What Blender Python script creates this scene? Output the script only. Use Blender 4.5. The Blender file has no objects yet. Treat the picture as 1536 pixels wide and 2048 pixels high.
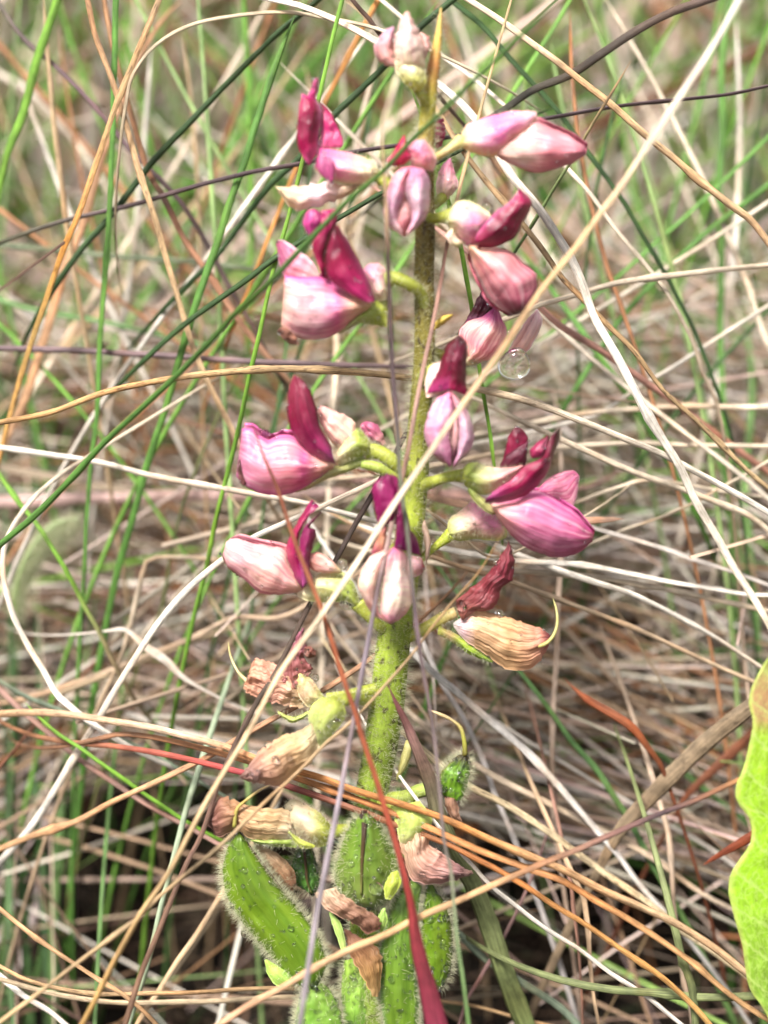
import bpy, math, random
import numpy as np
from mathutils import Vector, Matrix, noise
from mathutils.bvhtree import BVHTree

random.seed(7)
rng = np.random.default_rng(7)
scene = bpy.context.scene
COL = scene.collection

# ------------------------------------------------------------------ camera
PITCH = math.radians(27.0)          # looking down onto the plant
HALF = math.radians(20.0)           # half of the vertical field of view
DIST = 0.215                        # metres from lens to the spike
LEAN = 0.34                         # the spike leans back a little
_b = PITCH + HALF
ZC = (0.004 / math.tan(_b) + DIST * math.cos(PITCH) + LEAN * DIST * math.sin(PITCH)) / (1 / math.tan(_b) + LEAN)
YC = -(ZC - 0.004) / math.tan(_b)
CAM = Vector((0.0, YC, ZC))
cam = bpy.data.cameras.new("camera")
cam_o = bpy.data.objects.new("camera", cam)
COL.objects.link(cam_o)
cam_o.location = CAM
cam_o.rotation_euler = (math.pi / 2 - PITCH, 0, 0)
cam.sensor_fit = 'AUTO'
cam.sensor_width = 36.0
cam.lens = 18.0 / math.tan(HALF)
cam.clip_start = 0.005
cam.clip_end = 200.0
cam.dof.use_dof = True
cam.dof.focus_distance = 0.220
cam.dof.aperture_fstop = 7.6
scene.camera = cam_o
scene.render.resolution_x, scene.render.resolution_y = 768, 1024

# ------------------------------------------------------------------ light: bright overcast
SUN_EL, SUN_AZ = math.radians(62), math.radians(218)      # azimuth measured clockwise from +Y
world = bpy.data.worlds.new("World")
scene.world = world
world.use_nodes = True
wn = world.node_tree
bg = wn.nodes["Background"]
sky = wn.nodes.new("ShaderNodeTexSky")
sky.sky_type = 'NISHITA'
sky.sun_disc = False
sky.sun_elevation = SUN_EL
sky.sun_rotation = SUN_AZ
sky.dust_density = 4.0
hs = wn.nodes.new("ShaderNodeHueSaturation")              # cloud cover greys the sky
hs.inputs["Saturation"].default_value = 0.22
wn.links.new(sky.outputs[0], hs.inputs["Color"])
wn.links.new(hs.outputs[0], bg.inputs[0])
bg.inputs[1].default_value = 0.05
sl = bpy.data.lights.new("sun", 'SUN')
sl.energy = 2.4
sl.angle = math.radians(14)
sl.color = (1.0, 0.95, 0.89)
so = bpy.data.objects.new("sun", sl)
COL.objects.link(so)
sd = Vector((math.sin(SUN_AZ) * math.cos(SUN_EL), math.cos(SUN_AZ) * math.cos(SUN_EL), math.sin(SUN_EL)))
so.rotation_euler = sd.to_track_quat('Z', 'Y').to_euler()
so.location = (0, 0, 2)
scene.view_settings.view_transform = 'Standard'
scene.view_settings.look = 'None'
scene.view_settings.gamma = 1.0
scene.view_settings.exposure = 2.2
scene.render.engine = 'CYCLES'
scene.cycles.max_bounces = 8
scene.cycles.diffuse_bounces = 3
scene.cycles.transmission_bounces = 6
scene.cycles.transparent_max_bounces = 6

# ------------------------------------------------------------------ helpers
CP, SP, TH = math.cos(PITCH), math.sin(PITCH), math.tan(HALF)

def ray(px, py):
    x = (px - 768) / 1024 * TH
    y = (1024 - py) / 1024 * TH
    return Vector((x, CP + y * SP, -SP + y * CP))

def at(px, py, off=0.0):
    """photo pixel -> point on the leaning plane of the plant, off millimetres behind it"""
    d = ray(px, py)
    t = (off * 0.001 - YC + LEAN * ZC) / (d.y - LEAN * d.z)
    return CAM + d * t

def mmpp(px, py, off=0.0):
    d = ray(px, py)
    t = (off * 0.001 - YC + LEAN * ZC) / (d.y - LEAN * d.z)
    return t * TH / 1024          # metres per photo pixel at that depth

def spline(pts, n):
    """Catmull-Rom through rows of pts, n samples spread by chord length"""
    P = np.asarray(pts, float)
    if len(P) == 1:
        return np.repeat(P, n, 0)
    d = np.linalg.norm(np.diff(P[:, :2], axis=0), axis=1) + 1e-9
    s = np.concatenate([[0], np.cumsum(d)])
    T = np.linspace(0, s[-1], n)
    m = np.zeros_like(P)
    for i in range(len(P)):
        a, b = max(i - 1, 0), min(i + 1, len(P) - 1)
        m[i] = (P[b] - P[a]) / (s[b] - s[a])
    k = np.clip(np.searchsorted(s, T, side='right') - 1, 0, len(P) - 2)
    h = (s[k + 1] - s[k])[:, None]
    t = ((T - s[k]) / (s[k + 1] - s[k]))[:, None]
    return ((2 * t**3 - 3 * t**2 + 1) * P[k] + (t**3 - 2 * t**2 + t) * h * m[k]
            + (-2 * t**3 + 3 * t**2) * P[k + 1] + (t**3 - t**2) * h * m[k + 1])

def ramp(stops, u):
    """colour stops [(u, (r,g,b[,a]))] -> rgba"""
    if not isinstance(stops[0], (tuple, list)) or not isinstance(stops[0][1], (tuple, list)):
        c = stops
        return (c[0], c[1], c[2], c[3] if len(c) > 3 else 0.0)
    if u <= stops[0][0]:
        c = stops[0][1]
    elif u >= stops[-1][0]:
        c = stops[-1][1]
    else:
        for (a, ca), (b, cb) in zip(stops, stops[1:]):
            if a <= u <= b:
                f = (u - a) / (b - a + 1e-9)
                ca = tuple(ca) + (0.0,) * (4 - len(ca)); cb = tuple(cb) + (0.0,) * (4 - len(cb))
                return tuple(x * (1 - f) + y * f for x, y in zip(ca, cb))
    return tuple(c) + (0.0,) * (4 - len(c))

def outward(V, F):
    """flip the faces of a closed shape when they point inwards"""
    V = np.asarray([tuple(v) for v in V], float); c = V.mean(0); vol = 0.0
    for f in F:
        a = V[f[0]] - c
        for k in range(1, len(f) - 1):
            vol += np.dot(a, np.cross(V[f[k]] - c, V[f[k + 1]] - c))
    return F if vol > 0 else [tuple(reversed(f)) for f in F]

ORIG = {}
def mesh_obj(name, V, F, mat, parent=None, uv=None, col=None, smooth=True, origin=None):
    V = np.asarray(V, float)
    c = np.asarray(origin, float) if origin is not None else (V.min(0) + V.max(0)) / 2
    me = bpy.data.meshes.new(name)
    me.from_pydata((V - c).tolist(), [], F)
    if smooth:
        me.polygons.foreach_set("use_smooth", [True] * len(me.polygons))
    li = np.empty(len(me.loops), np.int32)
    me.loops.foreach_get("vertex_index", li)
    if uv is not None:
        l = me.uv_layers.new(name="UVMap")
        l.data.foreach_set("uv", np.asarray(uv, np.float32)[li].ravel())
    if col is not None:
        a = me.color_attributes.new("Col", 'FLOAT_COLOR', 'POINT')
        a.data.foreach_set("color", np.asarray(col, np.float32).ravel())
    me.materials.append(mat)
    o = bpy.data.objects.new(name, me)
    COL.objects.link(o)
    if parent is not None:
        o.parent = parent
        o.location = Vector(c) - ORIG[parent.name]
    else:
        o.location = Vector(c)
    ORIG[o.name] = Vector(c)
    return o

def tag(o, label, cat, group=None, kind=None):
    o["label"] = label
    o["category"] = cat
    if group: o["group"] = group
    if kind: o["kind"] = kind
    return o

def frames(P):
    P = np.asarray(P, float)
    T = np.gradient(P, axis=0)
    T /= np.linalg.norm(T, axis=1)[:, None] + 1e-12
    ref = np.array([0.0, CP, -SP])           # a fixed side direction, carried along
    N = np.cross(T, ref); n = np.linalg.norm(N, axis=1)[:, None]
    N = np.where(n > 1e-4, N / (n + 1e-12), np.array([1.0, 0, 0]))
    B = np.cross(N, T)
    return T, N, B

def tube_data(P, R, stops, sides=8, flat=1.0, twist=0.0, keel=0.0, c0=0.0):
    """P world points, R radius per point; flat<1 makes a ribbon-like blade (N wide, B thin)"""
    P = np.asarray(P, float); n = len(P)
    R = np.asarray(R, float)
    T, N, B = frames(P)
    s = np.concatenate([[0], np.cumsum(np.linalg.norm(np.diff(P, axis=0), axis=1))])
    V, UV, C = [], [], []
    for i in range(n):
        tw = twist * i / (n - 1)
        n2 = N[i] * math.cos(tw) + B[i] * math.sin(tw)
        b2 = B[i] * math.cos(tw) - N[i] * math.sin(tw)
        col = ramp(stops, i / (n - 1))
        for k in range(sides + 1):
            a = 2 * math.pi * k / sides
            w = math.cos(a)
            V.append(P[i] + n2 * w * R[i] + b2 * (math.sin(a) * R[i] * flat + keel * R[i] * abs(w)))
            UV.append((s[i] * 1000, k / sides))
            C.append(col)
    m = sides + 1
    F = [(i * m + k, i * m + k + 1, (i + 1) * m + k + 1, (i + 1) * m + k) for i in range(n - 1) for k in range(sides)]
    F.append(tuple(range(sides - 1, -1, -1)))
    F.append(tuple((n - 1) * m + k for k in range(sides)))
    return V, outward(V, F), UV, C

# ------------------------------------------------------------------ materials
def mat_base(name):
    m = bpy.data.materials.new(name); m.use_nodes = True
    nt = m.node_tree
    return m, nt, nt.nodes, nt.links, nt.nodes["Principled BSDF"]

def node(nt, typ, **kw):
    n = nt.nodes.new(typ)
    for k, v in kw.items():
        setattr(n, k, v)
    return n

def mathn(nt, op, a, b=None, clamp=False):
    n = node(nt, "ShaderNodeMath", operation=op, use_clamp=clamp)
    for i, x in enumerate((a, b)):
        if x is None: continue
        if isinstance(x, (int, float)): n.inputs[i].default_value = x
        else: nt.links.new(x, n.inputs[i])
    return n.outputs[0]

def scaled_uv(nt, sx, sy, obj_jitter=True):
    uv = node(nt, "ShaderNodeUVMap"); uv.uv_map = "UVMap"
    mp = node(nt, "ShaderNodeMapping")
    mp.inputs["Scale"].default_value = (sx, sy, 1)
    nt.links.new(uv.outputs[0], mp.inputs[0])
    if obj_jitter:
        oi = node(nt, "ShaderNodeObjectInfo")
        cb = node(nt, "ShaderNodeCombineXYZ")
        nt.links.new(mathn(nt, 'MULTIPLY', oi.outputs["Random"], 97.0), cb.inputs[2])
        ad = node(nt, "ShaderNodeVectorMath", operation='ADD')
        nt.links.new(mp.outputs[0], ad.inputs[0]); nt.links.new(cb.outputs[0], ad.inputs[1])
        return ad.outputs[0]
    return mp.outputs[0]

def noise_tex(nt, vec, scale, detail=3, rough=0.6):
    n = node(nt, "ShaderNodeTexNoise")
    n.inputs["Scale"].default_value = scale
    n.inputs["Detail"].default_value = detail
    n.inputs["Roughness"].default_value = rough
    if vec is not None: nt.links.new(vec, n.inputs["Vector"])
    return n.outputs[0]

def maprange(nt, x, a, b, c, d):
    n = node(nt, "ShaderNodeMapRange")
    nt.links.new(x, n.inputs[0])
    for i, v in enumerate((a, b, c, d)): n.inputs[i + 1].default_value = v
    return n.outputs[0]

def mix_col(nt, fac, a, b, mode='MIX'):
    n = node(nt, "ShaderNodeMix", data_type='RGBA', blend_type=mode)
    for s, x in ((0, fac), (6, a), (7, b)):
        if isinstance(x, (int, float)): n.inputs[s].default_value = x
        elif isinstance(x, tuple): n.inputs[s].default_value = x
        else: nt.links.new(x, n.inputs[s])
    return n.outputs[2]

def finish(nt, bsdf, col, trans, rough, spec=0.4, bump=None, bstr=0.3, bdist=0.0002, sss=0.0):
    out = nt.nodes["Material Output"]
    nt.links.new(col, bsdf.inputs["Base Color"])
    bsdf.inputs["Roughness"].default_value = rough
    bsdf.inputs["Specular IOR Level"].default_value = spec
    if bump is not None:
        b = node(nt, "ShaderNodeBump")
        b.inputs["Strength"].default_value = bstr
        b.inputs["Distance"].default_value = bdist
        nt.links.new(bump, b.inputs["Height"])
        nt.links.new(b.outputs[0], bsdf.inputs["Normal"])
    if trans > 0:
        tr = node(nt, "ShaderNodeBsdfTranslucent")
        nt.links.new(col, tr.inputs[0])
        mx = node(nt, "ShaderNodeMixShader"); mx.inputs[0].default_value = trans
        nt.links.new(bsdf.outputs[0], mx.inputs[1]); nt.links.new(tr.outputs[0], mx.inputs[2])
        nt.links.new(mx.outputs[0], out.inputs[0])

def stem_material(name, trans=0.12, rough=0.55, spec=0.35, streak=(0.42, 1.45)):
    m, nt, N, L, b = mat_base(name)
    at_ = node(nt, "ShaderNodeAttribute", attribute_name="Col")
    st = noise_tex(nt, scaled_uv(nt, 0.07, 13.0), 1.6, 5, 0.72)       # fibres along the stem
    patch = noise_tex(nt, scaled_uv(nt, 0.22, 1.6), 1.0, 4, 0.65)     # weathering in patches
    spk = noise_tex(nt, scaled_uv(nt, 0.75, 13.0), 1.0, 2, 0.5)        # dark specks
    c = mix_col(nt, 1.0, at_.outputs["Color"], maprange(nt, st, 0.3, 0.7, *streak), 'MULTIPLY')
    c = mix_col(nt, 1.0, c, maprange(nt, patch, 0.32, 0.68, 0.58, 1.28), 'MULTIPLY')
    f = mathn(nt, 'MULTIPLY', maprange(nt, spk, 0.57, 0.66, 0, 1), at_.outputs["Alpha"])
    c = mix_col(nt, f, c, (0.03, 0.016, 0.010, 1))
    finish(nt, b, c, trans, rough, spec, st, 0.6, 0.0003)
    return m

def petal_material(name, vein_dark, vein_amt, vein_scale, trans, rough=0.4, wrinkle=0.25, wscale=(3, 16), sheen=0.0, pale=0.0, across=False):
    m, nt, N, L, b = mat_base(name)
    at_ = node(nt, "ShaderNodeAttribute", attribute_name="Col")
    v1 = noise_tex(nt, scaled_uv(nt, vein_scale, 1.1) if across else scaled_uv(nt, 0.9, vein_scale), 1.0, 3, 0.55)
    v2 = noise_tex(nt, scaled_uv(nt, 2.2, 3.0), 1.5, 3, 0.6)
    f = mathn(nt, 'MULTIPLY', maprange(nt, v1, 0.44, 0.66, 0, 1), vein_amt)
    c = mix_col(nt, 1.0, at_.outputs["Color"], maprange(nt, v2, 0.3, 0.7, 0.8, 1.16), 'MULTIPLY')
    c = mix_col(nt, f, c, mix_col(nt, 1.0, c, vein_dark, 'MULTIPLY'))
    if pale:      # pale streaks between the veins; white sky highlights painted into the colour
        v3 = noise_tex(nt, scaled_uv(nt, 7, 2.2) if across else scaled_uv(nt, 1.6, 13), 1.0, 2, 0.5)
        c = mix_col(nt, mathn(nt, 'MULTIPLY', maprange(nt, v3, 0.52, 0.68, 0, 1), pale), c, (0.88, 0.68, 0.69, 1))
    w = noise_tex(nt, scaled_uv(nt, *wscale), 1.0, 3, 0.55)
    finish(nt, b, c, trans, rough, 0.5, w, wrinkle, 0.0006)
    if sheen:
        b.inputs["Sheen Weight"].default_value = sheen
        b.inputs["Sheen Roughness"].default_value = 0.4
    return m

M = {}
M['stem'] = stem_material('grass_stem')
M['thatch'] = stem_material('straw_thatch', trans=0.08, rough=0.6, spec=0.3, streak=(0.7, 1.25))
M['dry'] = stem_material('dry_leaf_blade', trans=0.3, rough=0.6, spec=0.25, streak=(0.7, 1.25))
M['leafy'] = stem_material('leaf_blade', trans=0.3, rough=0.48, spec=0.4, streak=(0.4, 1.45))
M['spike'] = stem_material('flower_stalk', trans=0.05, rough=0.5, spec=0.3, streak=(0.75, 1.2))
M['banner'] = petal_material('magenta_petal', (0.30, 0.10, 0.25, 1), 0.7, 34, 0.12, 0.33, 0.35, (1.2, 30))
M['wing'] = petal_material('pink_petal', (0.72, 0.32, 0.50, 1), 0.8, 34, 0.38, 0.36, 0.45, (2.0, 20), pale=0.32)
M['wingx'] = petal_material('pale_pink_petal', (0.80, 0.45, 0.66, 1), 0.6, 22, 0.28, 0.36, 0.4, (10, 4), pale=0.32, across=True)
M['calyx'] = petal_material('calyx_skin', (0.8, 0.7, 0.45, 1), 0.45, 9, 0.25, 0.45, 0.3, (6, 8))
M['withered'] = petal_material('withered_petal', (0.50, 0.33, 0.24, 1), 0.6, 17, 0.28, 0.5, 0.9, (2.0, 14))
M['pod'] = petal_material('pod_skin', (0.45, 0.65, 0.35, 1), 0.55, 5, 0.25, 0.35, 0.3, (7, 6))
m, nt, N, L, b = mat_base('leaf_skin')
at_ = node(nt, "ShaderNodeAttribute", attribute_name="Col")
vec = scaled_uv(nt, 14.0, 4.0)
vo = node(nt, "ShaderNodeTexVoronoi", feature='DISTANCE_TO_EDGE'); vo.inputs["Scale"].default_value = 2.6
wob_ = node(nt, "ShaderNodeTexNoise"); wob_.inputs["Scale"].default_value = 2.0; L.new(vec, wob_.inputs["Vector"])
av = node(nt, "ShaderNodeVectorMath", operation='ADD'); L.new(vec, av.inputs[0]); L.new(wob_.outputs[1], av.inputs[1])
L.new(av.outputs[0], vo.inputs["Vector"])
net = maprange(nt, vo.outputs["Distance"], 0.0, 0.10, 1, 0)
mot = noise_tex(nt, vec, 3.0, 5, 0.65)
spt = noise_tex(nt, vec, 9.0, 2, 0.5)
c = mix_col(nt, 1.0, at_.outputs["Color"], maprange(nt, mot, 0.3, 0.7, 0.66, 1.22), 'MULTIPLY')
c = mix_col(nt, mathn(nt, 'MULTIPLY', net, 0.35), c, (0.40, 0.52, 0.14, 1))
c = mix_col(nt, maprange(nt, spt, 0.70, 0.76, 0, 0.7), c, (0.12, 0.09, 0.03, 1))
uvn = node(nt, "ShaderNodeUVMap"); uvn.uv_map = "UVMap"
sx = node(nt, "ShaderNodeSeparateXYZ"); L.new(uvn.outputs[0], sx.inputs[0])
ph_ = mathn(nt, 'ADD', mathn(nt, 'ADD', mathn(nt, 'MULTIPLY', sx.outputs[0], 82.0), mathn(nt, 'MULTIPLY', sx.outputs[1], 11.0)), mathn(nt, 'MULTIPLY', mot, 3.0))
lat = maprange(nt, mathn(nt, 'SINE', ph_), 0.90, 1.0, 0, 1)          # side veins running to the wavy edge
c = mix_col(nt, mathn(nt, 'MULTIPLY', lat, 0.5), c, (0.36, 0.46, 0.13, 1))
finish(nt, b, c, 0.25, 0.38, 0.5, mathn(nt, 'ADD', mathn(nt, 'MULTIPLY', net, -0.4), mot), 0.16, 0.0003)
M['leafskin'] = m

m, nt, N, L, b = mat_base('plant_hair')
b.inputs["Base Color"].default_value = (0.66, 0.65, 0.46, 1)
b.inputs["Roughness"].default_value = 0.5
tr = node(nt, "ShaderNodeBsdfTranslucent"); tr.inputs[0].default_value = (0.72, 0.72, 0.5, 1)
mx = node(nt, "ShaderNodeMixShader"); mx.inputs[0].default_value = 0.45
L.new(b.outputs[0], mx.inputs[1]); L.new(tr.outputs[0], mx.inputs[2]); L.new(mx.outputs[0], N["Material Output"].inputs[0])
M['hair'] = m

m, nt, N, L, b = mat_base('water')
b.inputs["Base Color"].default_value = (1, 1, 1, 1)
b.inputs["Roughness"].default_value = 0.0
b.inputs["IOR"].default_value = 1.33
b.inputs["Transmission Weight"].default_value = 1.0
M['water'] = m

m, nt, N, L, b = mat_base('soil')
tc = node(nt, "ShaderNodeTexCoord")
n1 = noise_tex(nt, tc.outputs["Object"], 180.0, 5, 0.65)
n2 = noise_tex(nt, tc.outputs["Object"], 3.0, 4, 0.6)
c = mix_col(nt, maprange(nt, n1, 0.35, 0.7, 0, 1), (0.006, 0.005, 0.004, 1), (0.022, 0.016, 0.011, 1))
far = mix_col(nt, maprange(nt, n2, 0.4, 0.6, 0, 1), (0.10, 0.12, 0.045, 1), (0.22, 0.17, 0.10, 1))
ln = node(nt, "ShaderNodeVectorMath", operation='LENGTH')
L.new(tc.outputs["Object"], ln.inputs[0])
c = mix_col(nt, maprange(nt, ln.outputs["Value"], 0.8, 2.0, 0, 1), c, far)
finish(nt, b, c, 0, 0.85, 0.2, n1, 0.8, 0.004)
M['soil'] = m

# ------------------------------------------------------------------ ground
def axis_grid():
    a = np.concatenate([np.linspace(-0.6, 0.6, 97), 0.6 + np.geomspace(0.05, 60, 16), -0.6 - np.geomspace(0.05, 60, 16)])
    return np.unique(np.round(a, 5))
gx = axis_grid(); gy = axis_grid() + 0.25
GV = []
def ground_z(x, y):
    """tussocky ground: the plant stands on a small mound before a deep hollow"""
    r = math.hypot(x, y)
    hollow = -0.050 * math.exp(-((y - 0.05) / 0.085)**2) * (1 - math.exp(-(math.hypot(x - 0.001, y) / 0.018)**2))
    return -0.004 + hollow + 0.004 * noise.noise((x * 22, y * 22, 3.1)) + 0.012 * noise.noise((x * 4, y * 4, 9.0)) * min(1, r / 0.3)
for y in gy:
    for x in gx:
        GV.append((x, y, ground_z(x, y)))
nx = len(gx)
GF = [(j * nx + i, j * nx + i + 1, (j + 1) * nx + i + 1, (j + 1) * nx + i) for j in range(len(gy) - 1) for i in range(nx - 1)]
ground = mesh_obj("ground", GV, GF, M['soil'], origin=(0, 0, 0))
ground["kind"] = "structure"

# ------------------------------------------------------------------ mass grass (vectorised)
PALES = [(0.78, 0.70, 0.60), (0.70, 0.58, 0.47), (0.62, 0.46, 0.36), (0.72, 0.60, 0.52), (0.80, 0.74, 0.66), (0.50, 0.27, 0.16)]
BEIGE = [(0.52, 0.39, 0.29), (0.68, 0.57, 0.47), (0.42, 0.29, 0.20), (0.60, 0.46, 0.40), (0.34, 0.26, 0.19), (0.70, 0.64, 0.56), (0.66, 0.58, 0.50), (0.30, 0.19, 0.11), (0.22, 0.15, 0.10)]
GREEN = [(0.16, 0.36, 0.05), (0.10, 0.24, 0.04), (0.24, 0.46, 0.07), (0.06, 0.13, 0.03), (0.28, 0.42, 0.16), (0.34, 0.50, 0.14)]
RUST = [(0.33, 0.14, 0.055), (0.20, 0.09, 0.05), (0.38, 0.20, 0.09), (0.12, 0.07, 0.05)]

def field_arrays(P, R, C, sides=3, flat=1.0):
    """P (n,m,3), R (n,m), C (n,m,4) -> vertices, faces, uv, colours of n tubes"""
    n, m, _ = P.shape
    T = np.gradient(P, axis=1); T /= np.linalg.norm(T, axis=2, keepdims=True) + 1e-12
    side = rng.normal(size=(n, 1, 3)); N = np.cross(T, side); N /= np.linalg.norm(N, axis=2, keepdims=True) + 1e-12
    B = np.cross(N, T)
    V = np.empty((n, m, sides + 1, 3)); UV = np.empty((n, m, sides + 1, 2)); CC = np.empty((n, m, sides + 1, 4))
    s = np.concatenate([np.zeros((n, 1)), np.cumsum(np.linalg.norm(np.diff(P, axis=1), axis=2), 1)], 1) * 1000 + rng.uniform(0, 4000, (n, 1))
    for k in range(sides + 1):
        a = 2 * math.pi * k / sides
        V[:, :, k] = P + (N * math.cos(a) + B * math.sin(a) * flat) * R[:, :, None]
        UV[:, :, k, 0] = s; UV[:, :, k, 1] = k / sides + rng.uniform(0, 50, (n, 1)).round()
        CC[:, :, k] = C
    q = sides + 1
    idx = (np.arange(n)[:, None, None] * m + np.arange(m - 1)[None, :, None]) * q + np.arange(sides)[None, None, :]
    F = np.stack([idx, idx + 1, idx + q + 1, idx + q], -1).reshape(-1, 4)
    return V.reshape(-1, 3), F, UV.reshape(-1, 2), CC.reshape(-1, 4)

def pick(pal, n, var=0.22):
    c = np.array(pal)[rng.integers(0, len(pal), n)]
    return c * (1 + rng.uniform(-var, var, (n, 1))) * (1 + rng.uniform(-0.06, 0.06, (n, 3)))

def thatch_paths(n, ylo, yhi, zhi, m=9, tilt=0.16, lmin=0.10, lmax=0.30, xs=None, zlo=-0.03, ybias=1.7):
    """dead straws lying criss-cross in a loose mat"""
    y = ylo + (yhi - ylo) * rng.uniform(0, 1, n) ** ybias
    half = 0.13 + 0.55 * np.maximum(y + 0.15, 0.1)
    x = rng.uniform(-1, 1, n) * half if xs is None else rng.uniform(xs[0], xs[1], n)
    L = rng.uniform(lmin, lmax, n)
    yaw = np.where(rng.uniform(size=n) < 0.5, rng.normal(-0.25, 0.4, n), rng.uniform(-1.5, 1.5, n))
    zmax = zhi(x, y)
    z = zlo + (zmax - zlo) * rng.beta(2.1, 1.1, n)
    pit = rng.normal(0, tilt, n) + 0.45 * np.sin(yaw) * (y < 0.13) - 0.25 * np.sin(yaw) * (y > 0.14)
    t = np.linspace(-0.5, 0.5, m)
    d = np.stack([np.cos(yaw) * np.cos(pit), np.sin(yaw) * np.cos(pit), np.sin(pit)], 1)
    side = np.stack([-np.sin(yaw), np.cos(yaw), np.zeros(n)], 1)
    bend = rng.normal(0, 0.035, n) * L; sag = rng.normal(0.015, 0.03, n) * L
    P = np.stack([x, y, z], 1)[:, None] + d[:, None] * (L[:, None] * t)[:, :, None] \
        + side[:, None] * (bend[:, None] * (4 * t**2))[:, :, None]
    P[:, :, 2] -= sag[:, None] * 4 * t**2
    # a quarter of them have been bent over at a node
    kn = rng.uniform(size=n) < 0.22
    ang = rng.normal(0, 0.6, n) * kn; tk = rng.uniform(-0.2, 0.3, n)
    over = np.maximum(t[None] - tk[:, None], 0) * L[:, None]
    P += side[:, None] * (over * np.tan(np.clip(ang, -1, 1))[:, None])[:, :, None]
    return P

def upright_paths(n, ylo, yhi, hlo, hhi, m=10, lean=0.35, p=1.0):
    y = ylo + (yhi - ylo) * rng.uniform(0, 1, n) ** p
    half = 0.10 + 0.52 * (y + 0.16)
    x = rng.uniform(-1, 1, n) * half
    h = rng.uniform(hlo, hhi, n)
    t = np.linspace(0, 1, m)
    az = rng.uniform(0, 2 * np.pi, n); ln = np.abs(rng.normal(0, lean, n)); cv = np.abs(rng.normal(0, 0.35, n))
    out = (ln[:, None] * t + cv[:, None] * t**2.2) * h[:, None]
    up = h[:, None] * (t - 0.25 * cv[:, None] * t**2.5)
    P = np.stack([x[:, None] + np.cos(az)[:, None] * out, y[:, None] + np.sin(az)[:, None] * out, up - 0.004], -1)
    return P

def behind(P, m):
    """keep only grass that stays well behind the spike"""
    return ~((P[:, :, 1] < LEAN * P[:, :, 2] + m)).any(1)

def mat_height(x, y):
    """height of the dead mat: hollow right behind the plant, thick further back"""
    front = np.where(x < 0, 0.050, 0.030)
    h = 0.086 * np.clip((y - front) / 0.075, 0.0, 1.0) * (1 - np.clip((y - 0.125) / 0.22, 0, 1))
    return np.maximum(h - 0.012, -0.024 + 0.4 * np.clip(y, 0, 0.06))

def project(P):
    d = P - np.array(CAM)
    zc = d[..., 1] * CP - d[..., 2] * SP
    yc = d[..., 1] * SP + d[..., 2] * CP
    return 768 + d[..., 0] / zc / TH * 1024, 1024 - yc / zc / TH * 1024

def thin_hollows(P, keep):
    """the litter is missing in the hollows where the bare dark soil shows"""
    px, py = project(P)
    a = ((px < 720) & (px > 120) & (py > 1570)).any(1)
    b = ((px > 880) & (px < 1500) & (py > 1720)).mean(1) > 0.10
    return ~((a | b) & (rng.uniform(size=len(P)) > keep))

def keep_clear(P, margin):
    """drop straws that would poke through the spike's own space"""
    near = (P[:, :, 1] < LEAN * P[:, :, 2] + margin) & (np.abs(P[:, :, 0]) < 0.07) & (P[:, :, 2] > -0.02)
    return ~near.any(1)

def taper(n, m, r0, tip, base=1.0):
    t = np.linspace(0, 1, m)
    return r0[:, None] * (base + (tip - base) * t**1.6)[None]

def mass(name, P, R, C, mat, sides, flat, label, cat):
    V, F, UV, CC = field_arrays(P, R, C, sides, flat)
    o = mesh_obj(name, V, F.tolist(), mat, uv=UV, col=CC, origin=(0, 0, 0))
    return tag(o, label, cat, kind="stuff")

def rgba(c, m, a=0.0):
    C = np.concatenate([c, np.full((len(c), 1), a)], 1)
    return np.repeat(C[:, None], m, 1)

# thatch behind the plant
P = thatch_paths(6200, 0.016, 0.45, mat_height)
P = P[keep_clear(P, 0.012)]
P = P[thin_hollows(P, 0.04)]
n = len(P); r = rng.uniform(0.0002, 0.00048, n) + rng.uniform(0, 0.0005, n) * (rng.uniform(size=n) < 0.15)
C = rgba(pick(BEIGE, n), P.shape[1]); C[:, :, 3] = rng.uniform(0, 0.6, (n, 1))
fl = rng.uniform(size=n) < 0.10
C[fl, :, :3] = pick(RUST, fl.sum())[:, None]
gr = rng.uniform(size=n) < 0.09
C[gr, :, :3] = pick(GREEN, gr.sum())[:, None]
mass("straw_thatch", P, taper(n, P.shape[1], r, 0.6), C, M['thatch'], 4, 0.4,
     "tangled mat of bleached and brown dead grass behind the flower spike", "dead grass")

# low litter of the open ground in front and to both sides (below the view)
P = thatch_paths(1100, -0.26, 0.03, lambda x, y: np.full_like(x, 0.012), lmin=0.05, lmax=0.14, zlo=-0.004)
ok = keep_clear(P, 0.012) | (P[:, :, 2].max(1) < 0.012)
low = (P[:, :, 2] < 0.02).all(1)
P = P[ok & low]
P = P[thin_hollows(P, 0.05)]
n = len(P)
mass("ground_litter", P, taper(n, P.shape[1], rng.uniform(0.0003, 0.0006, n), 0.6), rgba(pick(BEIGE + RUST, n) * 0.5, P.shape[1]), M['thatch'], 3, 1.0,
     "short broken dead straws littering the dark soil", "litter")

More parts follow.
